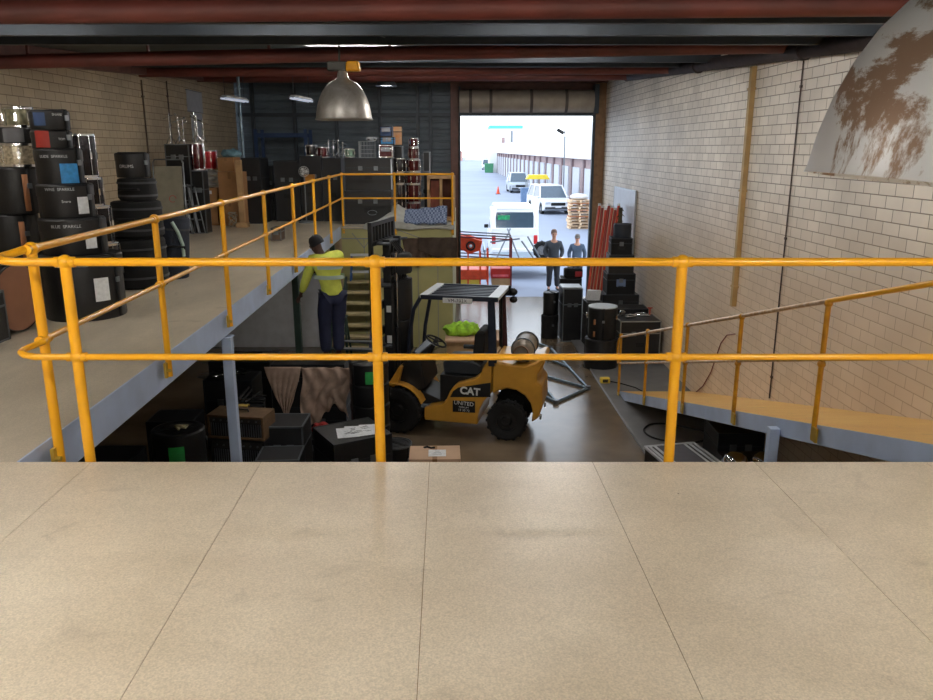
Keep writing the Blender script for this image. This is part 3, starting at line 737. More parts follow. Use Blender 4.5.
# --- soft cases behind the second rail post
Y = 9.35; z = DZ
soft_bag(.35, .58, 'largest black soft drum bag, lowest behind the second rail post', (cx_at(137, Y, 2.9), Y, z), squash=1.0, group='black soft drum bags'); z += .59
soft_bag(.285, .42, 'middle sized black soft drum bag on the largest one', (cx_at(138, Y, 3.4), Y, z), group='black soft drum bags'); z += .43
soft_bag(.215, .25, 'black soft drum bag second from the top behind the second rail post', (cx_at(137.5, Y, 3.8), Y, z), group='black soft drum bags'); z += .26
o = round_case(.19, .28, 'black round case topmost over the soft drum bags', (cx_at(133, Y, 4.05), Y, z), .3, lines=[('DRUMS', .05, -.3, .45)])
o = soft_bag(.2, .78, 'dark blue bag with grey straps leaning beside the black soft drum bags', (cx_at(170, 9.95, 3.0), 9.95, DZ), .5, NAVY)
o.rotation_euler.y = R(6)
mb = MB(); mb.tube([(-.05, -.2, .72), (.02, -.23, .6), (.08, -.22, .45), (.1, -.2, .3)], .022, 8); mb.build('strap', REFL, o)


# ================================================================== FAR END OF THE SIDE MEZZANINE (all against the tan wall)
def span(x0, x1, Y, z): return cx_at(x0, Y, z), cx_at(x1, Y, z)
def zz_(y, Y): return aY(466.5, y, Y).z
# wall board
o = thing('notice_board', 'pale grey board fixed high on the tan block wall', 'board', (xwl(18.75)+.03, 18.75, 5.31), HALL)
MB().bb(-.012, .012, -.55, .55, -.23, .23).build('panel', mat('pale_board', (178, 182, 190), .6, var=.05), o, bevel=.004)
mb = MB()
for z in (-.23, .23): mb.bb(-.016, .016, -.56, .56, z-.01, z+.01)
mb.build('frame', GREY, o)
o = thing('notice_board', 'paler grey panel standing behind the chrome drum stands', 'board', (xwl(18.8)+.03, 18.8, 4.76), HALL)
MB().bb(-.012, .012, -.40, .40, -.30, .30).build('panel', mat('pale_board', (178, 182, 190), .6, var=.05), o, bevel=.004)
# hand trucks / flattened board
Y = 14.75; x0, x1 = span(157, 183, Y, 3.2)
o = thing('folding_platform', 'grey folded stage platform with faint red ring leaning on tan wall', 'platform', ((x0+x1)/2, Y, DZ), R(8), rot=(R(-7), 0, R(8)))
MB().bb(-.24, .24, -.02, .02, .1, 1.30).build('board', mat('grey_green_board', (138, 134, 118), .7, var=.1), o, bevel=.01)
mb = MB(); mb.tube([(-.27, 0, 0), (-.27, 0, 1.36), (-.24, 0, 1.42), (.24, 0, 1.42), (.27, 0, 1.36), (.27, 0, 0)], .014, 8); mb.tube([(-.27, 0, .08), (.27, 0, .08)], .012, 8); mb.build('frame', STEEL, o)
mb = MB(); mb.tube([(.06*math.cos(a)+.05, -.024, .70+.06*math.sin(a)) for a in [2*PI*k/20 for k in range(18)]], .006, 6); mb.build('ring_mark', mat('red_ring_mark', (170, 70, 60), .7), o)
for k in range(3):
    o = thing('folded_trestle', ('narrow folded steel trestle leaning nearest the grey platform', 'narrow folded steel trestle leaning between two others', 'narrow folded steel trestle leaning nearest the cardboard boxes')[k], 'trestle', (cx_at(189+5*k, 15.0, 2.9), 15.0+.09*k, DZ), 0, 'leaning folded trestles', rot=(0, R(-9), 0))
    mb = MB(); h = 1.02-.06*k; mb.tube([(-.05, 0, .02), (-.05, 0, h), (.05, 0, h), (.05, 0, .02)], .013, 8, closed=True); mb.build('frame', STEEL, o)
    mb = MB(); mb.bb(-.05, .05, -.01, .01, h*.3, h*.33); mb.bb(-.05, .05, -.01, .01, h*.6, h*.63); mb.build('crossbar', BLUEP if k == 0 else STEEL, o)
# tall black cases with chrome hardware on top and red drums
def px_case(x0, x1, yt, yb, Y, d, label, m=BLACK, edge=STEEL, z=None, fn=hard_case, **k):
    zb = zz_(yb, Y) if z is None else z; zt = zz_(yt, Y); a, b = span(x0, x1, Y, (zb+zt)/2)
    return fn(b-a, d, zt-zb, label, ((a+b)/2, Y+d/2, zb), **({} if fn is carton else {'m': m, 'edge': edge}), **k)
px_case(166, 190, 186, 229, 15.3, .42, 'tall black case behind the leaning trestles, under the chrome stands', z=DZ)
px_case(166, 190, 144, 185.5, 15.3, .42, 'black case carrying the chrome drum stands', handles=0)
def stand(x, y, z, h, label, n):
    o = thing('drum_stand', label, 'stand', (x, y, z), n*.7, 'chrome drum stands')
    MB().cyl((0, 0, .03), (0, 0, h), .013, seg=10).build('pole', CHROME, o)
    mb = MB()
    for k in range(3): a = 2*PI*k/3; mb.tube([(0, 0, .16), (.1*math.cos(a), .1*math.sin(a), .005)], .009, 6)
    mb.build('tripod', CHROME, o)
    mb = MB(); mb.tube([(-.11, 0, h-.1), (.12, 0, h-.02)], .010, 6); mb.sphere((0, 0, h*.55), .025, seg=10); mb.sphere((.12, 0, h-.02), .025, seg=10); mb.build('boom', CHROME, o)
for k in range(6): stand(cx_at(171+6.5*k, 15.5, 4.6) if k < 3 else cx_at(182+4*k, 15.5, 4.6), 15.44+.12*(k % 2), zz_(144, 15.3)+.001 if k < 3 else zz_(143, 15.35)+.004, .56-.06*(k % 3), ('chrome drum stand at the outer end of the row on the black case', 'shorter chrome drum stand second in the row', 'chrome drum stand in the middle of the row with raised arm', 'chrome drum stand in front of the pale panel', 'low chrome drum stand beside the pale panel', 'chrome drum stand nearest the red drums')[k], k)
x0, x1 = span(191, 204, 17.0, 3.9); zt = zz_(205, 17)
px_case(193, 218, 195.5, 229, 17.0, .5, 'wide cardboard box with dark band standing on the mezzanine floor', fn=carton, z=DZ)
zb = zz_(195.5, 17.0)+.002
o = px_case(195, 217, 188, 195.5, 17.0, .4, 'flat brown box with white label on the wide cardboard box', fn=carton, z=zb)
MB().bb(-.12, .12, -.203, -.2, .03, .1).build('paper_label', WHITE, o)
for k, (y0, y1, lb) in enumerate(((182, 187.8, 'folded white plastic sack lowest of three under the red drum'), (176, 182, 'folded white plastic sack in the middle of three'), (170, 176, 'folded white plastic sack topmost under the red drum'))):
    z0 = zz_(y1, 17.0)+.002; h = zz_(y0, 17.0)-z0-.003
    o = MB().grid(lambda u, v: Vector(((u-.5)*.46, (v-.5)*.34, 0)), 1, 1).build('white_sack', mat('white_sacking', (178, 176, 170), .8, var=.2, scale=10, bump=.6, bscale=12))
    bpy.data.objects.remove(o)
    mb = MB(); mb.sphere((0, 0, h/2), .5, (.46, .36, h), 20); 
    for v in mb.bm.verts: v.co.z = max(0.001, min(h, v.co.z+.006*math.sin(v.co.x*40+k)))
    o = tag(mb.build('white_sack', mat('white_sacking', (178, 176, 170), .8, var=.2, scale=10, bump=.6, bscale=12)), lb, 'sack', 'folded white sacks'); o.location = (cx_at(205, 17.2, 3.8)+.02*k, 17.2, z0)
zt = zz_(170, 17)+.003
for k, (px, r, h, m, lb) in enumerate(((194, .10, .40, REDSP, 'dark red drum behind the chrome tubes, beside the bright red drum'), (209, .17, .40, REDD, 'bright red drum with chrome tubes standing over the white sacks'))):
    if k == 1: drum(r, h, lb, (cx_at(px, 17.2, zt+.2), 17.22, zt), m, .3)
    else: zr = zz_(170.2, 15.35); drum(.135, zz_(143, 15.35)-zr, lb, (cx_at(197.5, 15.5, zr+.2), 15.5, zr), m, .3)
px_case(192.5, 205, 170.5, 229, 15.35, .3, 'tall narrow black case under the dark red drum', z=DZ, handles=0)
# cartons
px_case(219, 242, 200, 226, 16.9, .5, 'lowest cardboard carton beside the pale post', fn=carton, z=DZ)
px_case(218.5, 241, 172, 199.8, 16.9, .5, 'tall cardboard carton in the middle beside the pale post', fn=carton)
px_case(217.5, 234, 157.5, 171.6, 16.9, .5, 'small cardboard carton on top, under the pale blue cloth', fn=carton)
o = thing('cloth_bundle', 'pale blue crumpled cloth lying on the top carton', 'cloth', (cx_at(231, 17.1, 4.25), 17.1, zz_(157.2, 16.9)))
mb = MB(); mb.sphere((0, 0, .07), .2, (1.1, .8, .45), 22)
for v in mb.bm.verts: v.co.z = max(.002, v.co.z+.03*math.sin(v.co.x*30)*math.cos(v.co.y*26))
mb.build('fold', mat('pale_blue_cloth', (120, 160, 176), .85, var=.2, scale=12, bump=.5, bscale=15), o)
o = thing('timber_post', 'pale timber post standing between cartons and the dark case', 'post', (cx_at(240.5, 16.6, 3.4), 16.6, DZ))
MB().bb(-.06, .06, -.05, .05, 0, 1.38).build('post', WOOD, o, bevel=.01); MB().bb(-.12, .12, -.1, .1, 0, .1).build('foot', WOOD, o, bevel=.01)
o = thing('plant_of_wire', 'tangle of pale rope hanging by the lowest carton', 'rope', (cx_at(232, 16.5, 2.9), 16.5, DZ))
mb = MB(); rr_ = random.Random(5)
mb.tube([(.08*math.sin(t*1.7)+.02*rr_.random(), .05*math.cos(t*2.3), .02+.3*abs(math.sin(t*.37))) for t in [k*.5 for k in range(60)]], .008, 6); mb.build('coil', mat('pale_rope', (150, 140, 122), .9), o)
o['category'] = 'rope'; o.name = 'rope_tangle'
# pole and grey vertical by the wall
o = thing('steel_pole', 'tall grey steel pole from floor to roof where tan wall meets cladding', 'pole', (cx_at(242, 18.0, 4.5), 18.0, DZ))
MB().cyl((0, 0, 0), (0, 0, 3.2), .035, seg=14).build('shaft', GALV, o); MB().cyl((0, 0, 0), (0, 0, .02), .09, seg=14).build('base_plate', GALV, o)
# small brown toolbox on the floor by the rail
o = px_case(271, 281, 228, 240, 14.1, .3, 'small brown crate on the mezzanine floor beside the rail posts', m=mat('brown_crate', (92, 74, 60), .7, var=.2), z=DZ, handles=0, latch=1)
# ---- dark cases across the back
rows = [
 (243, 262, 158, 226, 17.4, 'tall dark case standing beside the pale timber post'),
 (263, 274, 166, 224, 18.3, 'narrow dark case in front of the blue rack'),
 (275, 300, 161, 222, 18.0, 'wide dark case under the round fan'),
 (301, 322, 156, 221, 18.0, 'dark case below the small red drum kit'),
 (323, 342, 158, 221, 18.0, 'dark case beside the large two tier case')]
for i, (a, b, c, dd, Y, lb) in enumerate(rows):
    px_case(a, b, c, dd, Y, .7, lb, m=mat('dark_case_panel', (17, 18, 22), .5, var=.15, scale=6), edge=mat('dark_edge', (46, 50, 56), .4, .5), z=DZ, group='dark cases across the back')
EDG = mat('dark_edge', (46, 50, 56), .4, .5)
px_case(345, 391, 191, 222, 17.3, .8, 'large black case under the lidded one, seen through the far rail', z=DZ, edge=EDG)
o = px_case(345, 391.5, 158, 190.6, 17.3, .8, 'large black lidded case on top, with a bright vertical edge', edge=EDG)
w_ = .52
MB().bb(w_-.03, w_, -.41, -.395, .02, .66).build('bright_edge', ALU, o)
mb = MB(); mb.tube([(.22+.10*math.cos(a), 17.28, DZ+.25+.05*math.sin(a)) for a in [2*PI*k/24 for k in range(23)]], .006, 6); bpy.data.meshes  # ring mark
o = tag(mb.build('cable_loop', mat('grey_cable', (120, 126, 132), .5)), 'thin grey cable loop hung on the lower large black case', 'cable'); o.location = (-2.28, 0, 0)
# blue rack frame
o = thing('pallet_rack', 'dark blue pallet rack frame standing against the steel cladding', 'rack', (-4.75, 21.4, DZ))
for x in (-.75, .55):
    for y in (-.3, .4): MB().bb(x-.04, x+.04, y-.04, y+.04, 0, 2.1).build('upright', mat('dim_blue_frame', (34, 62, 104), .5), o)
for z in (.9, 1.95):
    for y in (-.3, .4): MB().bb(-.75, .55, y-.03, y+.03, z-.05, z+.05).build('beam', mat('dim_blue_frame', (34, 62, 104), .5), o)
# fan
o = thing('pedestal_fan', 'round white fan on a thin stand beside the dark cases', 'fan', (cx_at(304, 17.6, 3.6), 17.65, DZ))
MB().cyl((0, 0, 0), (0, 0, 1.0), .015).build('pole', GREY, o); MB().cyl((0, 0, 0), (0, 0, .03), .17, seg=24).build('base', GREY, o)
mb = MB()
for r in (.11, .075, .04): mb.tube([(r*math.cos(a), -.03, 1.12+r*math.sin(a)) for a in [2*PI*k/24 for k in range(24)]], .005, 6, closed=True)
for k in range(12): a = 2*PI*k/12; mb.tube([(0, -.05, 1.12), (.11*math.cos(a), -.03, 1.12+.11*math.sin(a))], .003, 4)
mb.build('cage', WHITEP, o); MB().cyl((0, -.03, 1.12), (0, .06, 1.12), .04).build('motor', GREY, o)
mb = MB()
for k in range(3): mb.box((.05*math.cos(k*2.1), -.02, 1.12+.05*math.sin(k*2.1)), (.07, .006, .05), rot=(0, -k*2.1, 0))
mb.build('blade', WHITEP, o)
# orange yellow box on rail side
px_case(296, 306, 176, 184, 16.9, .15, 'small amber box hung on the front of a dark case', m=mat('amber_box', (196, 130, 40), .6), edge=mat('amber_edge', (170, 110, 40), .6), handles=0, latch=0).location.y = 17.84
# drums and racks standing on the large cases
zt = zz_(156, 18.0)+.003
drum(.13, .24, 'small dark red drum standing on the dark cases beside the chrome cluster', (cx_at(323, 18.3, zt), 18.3, zz_(158, 18.0)+.004), REDSP, .2, lugs=6)
drum(.13, .24, 'dark drum with brown skin beside the small dark red one', (cx_at(312, 18.3, zt), 18.3, zt), BLKSP, .2, lugs=6)
for k in range(4): stand(cx_at(329+4.4*k, 18.25, zt), 18.25+.04*k, zz_(158, 18.0)+.003, .40-.05*(k % 2), ('short chrome stand next to the small dark red drum', 'shorter chrome stand in the cluster on the dark cases', 'bright chrome stand in the cluster on the dark cases', 'chrome stand nearest the wire crate')[k], k+1)
zt = zz_(158, 17.3)+.003
drum(.105, .20, 'small green white banded drum between the chrome cluster and the wire crate', (cx_at(350, 17.6, zt), 17.6, zt), mat('green_white_shell', (120, 150, 130), .4, var=.5, scale=12), .1, lugs=6)
o = thing('wire_crate', 'grey wire crate on top of the large black lidded case', 'crate', (cx_at(367.5, 17.7, 4.2), 17.7, zt))
mb = MB(); W, D, H_ = .17, .17, .34
for z in [H_*k/4 for k in range(5)]: mb.tube([(-W, -D, z+.004), (W, -D, z+.004), (W, D, z+.004), (-W, D, z+.004)], .006, 6, closed=True)
for k in range(6):
    t = -W+2*W*k/5
    for y in (-D, D): mb.tube([(t, y, 0), (t, y, H_)], .005, 6)
    for x in (-W, W): mb.tube([(x, t, 0), (x, t, H_)], .005, 6)
mb.build('wire_grid', mat('crate_wire', (176, 184, 190), .4, .5), o)
px_case(379, 392.5, 145, 157.5, 17.4, .3, 'small red lidded box under the dark blue box', m=REDSP, edge=CHROME, handles=0)
px_case(380, 394, 137, 144.7, 17.4, .3, 'bright blue and black box in the middle of the small stack', m=BLUEL, edge=BLACK, handles=0)
px_case(379.5, 392, 126, 136.6, 17.4, .3, 'dark blue box topmost of the small stack on the large case', m=BLUED, edge=BLACK, handles=0)
px_case(366.5, 377, 135.5, 139.5, 17.7, .3, 'flat black box lying on the wire crate', handles=0, latch=1).location.z = zt+.352
o = px_case(392, 402.5, 126, 145.5, 18.6, .05, 'picture board with pale and orange print leaning behind the blue box', m=mat('picture_board', (176, 150, 120), .6, var=.4, scale=7, col2=(190, 120, 60)), edge=BLACK, handles=0, latch=0)
px_case(391.5, 403, 146, 222, 18.6, .3, 'narrow black case holding up the picture board', z=DZ, handles=0)
# the drums beside the large case
Y = 17.5; z = DZ
def tower(px, Y, lst, z=DZ, rz=.3):
    for r, h, m, lb in lst:
        drum(r, h, lb, (cx_at(px, Y, z+h/2), Y, z), m, rz, lugs=8); z += h+.003; rz += .4
    return z
tower(399.4, 17.55, [(.14, .86, BLKSP, 'tall black drum shell lowest beside the large black case'), (.145, .24, BLKSP, 'black chrome rimmed drum above the tall black shell'), (.145, .30, BLKSP, 'black drum with dull gold badge topmost beside the large case')])
tower(413.5, 17.6, [(.165, .45, REDSP, 'dark red sparkle drum at the foot of the tall red tower'), (.16, .40, REDSP, 'dark red sparkle drum second from the foot of the tall red tower'), (.165, .26, REDSP, 'dark red sparkle drum third from the foot of the tall red tower'), (.15, .26, REDSP, 'red sparkle drum fourth from the foot of the tall red tower'), (.115, .25, REDSP, 'small red sparkle drum second from the top of the tall red tower'), (.10, .20, REDSP, 'smallest red sparkle drum crowning the tall red tower')])
px_case(423.5, 430, 152, 222, 18.5, .35, 'slim black case behind the tall red drum tower', z=DZ)
# open brown cabinet near the door column
o = thing('timber_cabinet', 'open pale timber cabinet with brown shelves beside the door column', 'cabinet', (cx_at(442, 18.2, 3.3), 18.2, DZ))
for x in (-.30, -.02, .27): MB().bb(x-.03, x+.03, -.2, .2, 0, 1.0).build('side_panel', WOOD, o)
for z in (.02, .95): MB().bb(-.33, .3, -.22, .2, z, z+.06).build('shelf', WOOD, o)
MB().bb(-.33, .3, .2, .22, 0, 1.0).build('back_panel', mat('brown_back', (96, 54, 40), .7), o)
mb = MB(); mb.bb(-.26, -.06, -.1, .1, .08, .9); mb.build('roll', mat('brown_red_roll', (120, 62, 46), .7, var=.2), o)
# sheet draped over the platform edge, with blue checked cushion
o = thing('dust_sheet', 'pale grey sheet spread over the platform and hanging over its edge', 'sheet', (-1.05, 17.0, DZ+.006))
rr_ = random.Random(2)
def sheetf(u, v):
    x = -1.15+1.95*u; y = .55-.95*v; wv = .018*math.sin(u*19+v*4)+.012*math.sin(u*41)
    pk = .46*max(0, 1-abs(x+.45)/(.55 if x < -.45 else .5))*(1-v)**1.0
    if y > -.255: return Vector((x, y, .012+abs(wv)*.6+pk))
    drop = (-.255-y)*(.28+.25*math.sin(u*7+1)**2)
    return Vector((x, -.262-abs(wv)*.7, .006-drop))
MB().grid(sheetf, 70, 36).build('fabric', SHEET, o, solid=.003)
o = thing('folded_blanket', 'blue and grey checked blanket folded on the pale sheet beside the red drums', 'blanket', (-.88, 17.02, DZ+.03))
CHK = bpy.data.materials.new('checked_blanket'); CHK.use_nodes = True; n, l, b = nd(CHK)
tc = n.new('ShaderNodeTexCoord'); ch = n.new('ShaderNodeTexChecker'); ch.inputs['Scale'].default_value = 26; l.new(tc.outputs['Object'], ch.inputs['Vector'])
ch.inputs['Color1'].default_value = (*lin((60, 76, 110)), 1); ch.inputs['Color2'].default_value = (*lin((136, 150, 176)), 1); l.new(ch.outputs['Color'], b.inputs['Base Color']); b.inputs['Roughness'].default_value = .9
mb = MB(); mb.grid(lambda u, v: Vector((-.46+.92*u, -.25+.5*v, .03+.32*v*(.75+u*.3)+.012*math.sin(u*17+v*6))), 30, 14); mb.build('fabric', CHK, o, solid=.03)


# ================================================================== UNDER THE SIDE MEZZANINE
DK = mat('dark_case_panel', (17, 18, 22), .5, var=.15, scale=6)
# three round cases, green label on the top one
X, Y = -3.12, 7.95; z = 0
for i, (h, lb) in enumerate(((.47, 'black round case on the floor, lowest under the green labelled one by the blue column'), (.45, 'black round case in the middle under the green labelled one by the blue column'), (.42, 'black round case with green label and a pair of gloves on its lid'))):
    round_case(.28, h, lb, (X, Y, z), R(14), tags=[(.0, .16, .25, .72, GREENL)] if i == 2 else [], strap=.3, group='round cases by the blue column'); z += h+.001
o = thing('work_glove', 'pale work glove lying on the green labelled round case', 'glove', (X+.02, Y-.02, z+.006))
mb = MB(); mb.sphere((0, 0, .02), .05, (1, .8, .36), 14)
for k in range(4): mb.tube([(.03, -.03+.02*k, .02), (.09, -.04+.026*k, .016)], .011, 8)
mb.tube([(-.01, -.04, .02), (.03, -.08, .015)], .012, 8); mb.build('body', mat('glove_cloth', (196, 190, 150), .9, var=.15), o)
# amplifiers
AMPB = mat('brown_tolex', (98, 74, 48), .8, var=.15, scale=14, bump=.3)
def amp(w, d, h, label, loc, rz, m, grille, group=None, top=False):
    o = thing('guitar_amplifier', label, 'amplifier', loc, rz, group)
    t = .03; mb = MB()
    mb.bb(-w/2, w/2, -d/2, d/2, h-t, h); mb.bb(-w/2, w/2, -d/2, d/2, 0, t); mb.bb(-w/2, -w/2+t, -d/2, d/2, t, h-t); mb.bb(w/2-t, w/2, -d/2, d/2, t, h-t); mb.bb(-w/2+t, w/2-t, d/2-.03, d/2, t, h-t)
    mb.build('cabinet', m, o, bevel=.005)
    MB().bb(-w/2+t, w/2-t, -d/2+.02, -d/2+.05, t, h-t).build('grille_cloth', grille, o)
    mb = MB()
    for k in range(22): x = -w/2+t+(w-2*t)*(k+.5)/22; mb.bb(x-.004, x+.004, -d/2+.012, -d/2+.022, t+.01, h*.66)
    mb.build('grille_ribs', STEEL, o)
    mb = MB(); mb.bb(-w/2+t, w/2-t, -d/2+.008, -d/2+.02, h*.70, h-t); mb.build('control_panel', mat('control_panel', (62, 60, 58), .4, .3), o)
    for k in range(7): x = -w/2+.09+k*(w-.18)/6; MB().cyl((x, -d/2-.008, h*.80), (x, -d/2+.01, h*.80), .011, seg=10).build('knob', STEEL, o)
    if top: MB().tube([(-.10, 0, h), (-.09, 0, h+.03), (.09, 0, h+.03), (.10, 0, h)], .01, 8).build('handle', RUB, o)
    return o
GRC = mat('grille_cloth', (52, 52, 56), .9, var=.3, scale=70)
X, Y = -2.76, 9.05
z = 0
for h, lb in ((.44, 'black amplifier on the floor below the brown one'), (.41, 'black amplifier with two white knobs directly under the brown amplifier')):
    amp(.70, .34, h, lb, (X, Y, z), R(-9), BLACK, GRC, 'stacked amplifiers by the blue column'); z += h+.001
amp(.72, .36, .30, 'brown amplifier with dark ribbed grille on top of two black ones', (X, Y, z+.0), R(-9), AMPB, GRC, 'stacked amplifiers by the blue column', True); z += .305
o = thing('work_glove', 'yellowish glove lying on top of the brown amplifier', 'glove', (X-.02, Y+.1, z+.03))
mb = MB(); mb.sphere((0, 0, .012), .05, (1.1, .7, .3), 12); mb.tube([(.03, 0, .01), (.10, .02, .008)], .012, 8); mb.tube([(.03, -.03, .01), (.09, -.04, .008)], .011, 8); mb.build('body', mat('yellow_glove', (196, 168, 84), .9), o)
# black cases in front, right of the amplifiers
for i, (x, y, w, d, h, rz, lb) in enumerate((
 (-2.24, 9.22, .48, .5, .98, 0, 'tall black road case with pale edges between the amplifiers and papered case'),
 (-2.20, 8.62, .50, .46, .78, 3, 'lower black road case with bright angled corner standing in front of the tall one'))):
    hard_case(w, d, h, lb, (x, y, 0), R(rz), DK, mat('worn_edge', (110, 116, 122), .4, .6), 'black road cases on the hall floor', wheels=1)
hard_case(.74, .70, .93, 'black cube case carrying white papers on its lid', (-1.40, 8.98, 0), R(31), BLACK, mat('black_edge', (44, 46, 50), .5, .4), wheels=1)
o = thing('paper_sheets', 'spread white papers with grey print on the black cube case', 'papers', (-1.35, 8.94, .934), R(28))
rr_ = random.Random(4)
for k in range(4):
    mb = MB(); mb.box((-.10+.09*k, .03*(k % 2)-.02*k, .002+.0025*k), (.26, .34, .0015), rot=(0, 0, rr_.uniform(-.5, .5))); mb.build('sheet', WHITE, o)
mb = MB()
for k in range(26): mb.box((-.12+.3*rr_.random(), -.10+.2*rr_.random(), .0122), (.03+.07*rr_.random(), .006, .001), rot=(0, 0, rr_.uniform(-.4, .4)))
mb.build('grey_print', mat('print_grey', (120, 126, 132), .8), o)
# stack of five round cases with green labels
z = 0
for i, lb in enumerate(('lowest black round case of the tall stack behind the papered case', 'black round case with green label low in the tall stack behind papers', 'black round case in the middle of the tall stack behind papers', 'black round case second from top of the tall stack beside the forklift', 'black round case with green label topping the tall stack beside the forklift')):
    round_case(.27, .297, lb, (-1.33, 10.22, z), R(16), tags=[(-.02, .17, .1, .68, GREENL)] if i in (1, 4) else [], strap=.5, group='tall stack of round cases'); z += .2975
round_case(.20, .48, 'dark barrel shaped case with silver rim at the front wheel of the forklift', (-.93, 9.72, 0), .4, tags=[], strap=-1.0)
for o in [o for o in bpy.data.objects if o.get('label', '').startswith('dark barrel')]:
    MB().lathe([(.198, .46), (.208, .46), (.208, .485), (.198, .485), (.198, .46)], seg=32).build('silver_rim', STEEL, o)
# draped pile the worker stands on
hard_case(1.05, .60, .62, 'long black case under the brown dust sheets below the worker', (-2.27, 11.02, 0), 0, DK, EDG)
hard_case(1.05, .60, .655, 'upper long black case the worker stands on, half under dust sheets', (-2.27, 11.02, .625), 0, DK, EDG)
def drape(name, label, f, nu, nv, m, loc, cat='sheet'):
    o = thing(name, label, cat, loc); MB().grid(f, nu, nv).build('fabric', m, o, solid=.004, off=1); return o
def d1(u, v):       # triangular fall over the front of the pile
    w = 1-v**1.25*.93; x = -.26+.52*(.5+(u-.5)*w)+.03*v; zf = .030*math.sin(u*17+v*7)*min(1, v*2)
    return Vector((x, -.05-.03*v-abs(zf), -.82*v*(1-.25*abs(u-.5)))) 
drape('dust_sheet', 'brown dust sheet hanging in a point over the black pile', d1, 30, 26, CLOTH, (-2.60, 10.66, 1.28))
def d2(u, v):
    x = -.36+.72*u*(1-.12*v); hem = .72+.16*math.sin(u*6+.5)+.04*math.sin(u*25)
    return Vector((x+.03*math.sin(v*7), -.05-.05*math.sin(v*2.6)-.05*abs(math.sin(u*9+v*5))-.02*math.sin(u*23-v*13), -hem*v))
drape('dust_sheet', 'wide crumpled brown dust sheet hanging beside the pointed one', d2, 40, 30, CLOTH, (-1.98, 10.66, 1.28))
o = thing('red_cloth', 'small crumpled red cloth below the hem of the wide dust sheet', 'cloth', (-2.04, 10.35, .36))
mb = MB(); mb.sphere((0, 0, .09), .14, (1.1, .7, .62), 20)
for v in mb.bm.verts: v.co += Vector((.02*math.sin(v.co.z*60), .01, .015*math.sin(v.co.x*50)))
mb.build('fold', mat('red_cloth', (150, 40, 38), .9, var=.2, bump=.4, bscale=20), o)
hard_case(.5, .4, .355, 'low black case with the red cloth lying on it', (-2.04, 10.35, 0), 0, DK, EDG)
# dark heap of hardware in the deep shade
rr_ = random.Random(11)
for k, (x, y, w, d, h, lb) in enumerate(((-3.42, 10.95, .7, .5, 1.05, 'tall dark case in deep shade behind the amplifiers'), (-3.9, 9.9, .6, .5, .8, 'dark case in the deepest shade under the mezzanine'), (-3.02, 10.15, .5, .4, .9, 'dark case between the amplifiers and the draped pile'), (-3.7, 12.6, 1.0, .7, .9, 'long dark case in front of the pale undercroft wall'), (-4.1, 8.2, .7, .7, .9, 'dark case behind the green labelled round case'))):
    hard_case(w, d, h, lb, (x, y, 0), R(rr_.uniform(-14, 14)), DK, EDG, 'dark cases in the undercroft')
for k in range(5):
    o = thing('hardware_bundle', ('coiled dark stand bundle on the case between amplifiers and pile', 'dark stand bundle lying across the tall case in deep shade', 'bundle of dark rods beside the draped pile', 'second bundle of dark rods above the amplifiers', 'loose dark rods on the long case by the undercroft wall')[k], 'hardware', ((-3.02, 10.15, .903), (-3.42, 10.95, 1.053), (-3.02, 10.2, .965), (-3.42, 10.9, 1.115), (-3.7, 12.6, .905))[k], k*.8, 'bundles of dark hardware')
    for q in range(5): a = rr_.uniform(-.5, .5); MB().tube([(-.28, a*.2, .014+.012*q), (.26, a*.2+rr_.uniform(-.12, .12), .014+.012*q)], .012, 8).build('rod', CHROME if q == 2 else RUB, o)
# cardboard box by the deck edge
o = carton(.64, .46, .55, 'pale cardboard box with white label on the hall floor below the deck', (-.40, 9.22, 0), R(2), CARDL)
MB().box((.03, -.03, .552), (.22, .22, .002)).build('paper_label', WHITE, o)
mb = MB(); mb.tube([(-.14, .15, .555), (-.10, .17, .557), (-.05, .13, .557), (.0, .14, .555)], .016, 8); mb.build('black_scrawl', RUB, o)
mb = MB()
for k in range(3): mb.box((.03, -.03+.05*k-.04, .5535), (.12-.03*k, .008, .001))
mb.build('label_print', mat('print_grey', (120, 126, 132), .8), o)

# steps up to a low landing and the step ladder behind the worker
o = thing('access_steps', 'narrow steps with beige treads and blue side rail against olive panels', 'steps', (-2.25, 14.95, 0))
n_ = 8
for k in range(n_): MB().bb(-.30, .30, .22*k, .22*k+.24, .19*(k+1)-.04, .19*(k+1)).build('tread', mat('beige_tread', (186, 172, 132), .6, var=.15), o)
for k in range(n_): MB().bb(-.30, .30, .22*k+.225, .22*k+.235, .19*k, .19*(k+1)-.04).build('riser', mat('olive_riser', (150, 142, 100), .6, var=.1), o)
for x, m in ((-.32, GREEND), (.32, mat('navy_stringer', (34, 42, 84), .5))):
    mb = MB(); mb.prism([(-.02, .0), (.12, 0), (1.6, 1.28), (1.6, 1.62), (1.5, 1.62), (-.02, .28)], x-.02, x+.02, 'x'); mb.build('stringer', m, o)
o = thing('folding_trestle', 'blue and silver trestle top standing at the head of the steps', 'trestle', (-2.22, 16.56, 1.521))
for x in (-.26, .26): mb = MB(); mb.tube([(x, -.04, 0), (x*.85, .02, .56), (x, .12, 0)], .02, 8); mb.build('leg', BLUEP, o)
for z in (.2, .38, .56): MB().bb(-.25, .25, .0, .06, z-.03, z+.02).build('rung', SILVER, o)
o = thing('step_ladder', 'dark green step ladder standing just behind the worker', 'ladder', (-2.12, 12.7, 0), R(-6))
for x in (-.20, .20):
    MB().tube([(x, -.30, 0), (x*.55, 0, 1.55)], .022, 8).build('leg', GREEND, o); MB().tube([(x, .34, 0), (x*.55, .03, 1.53)], .018, 8).build('leg', GREEND, o)
for k in range(5): t = (k+1)/6; MB().box((0, -.30+.30*t, 1.55*t), (.40-.17*t, .08, .025)).build('step', GREEND, o)
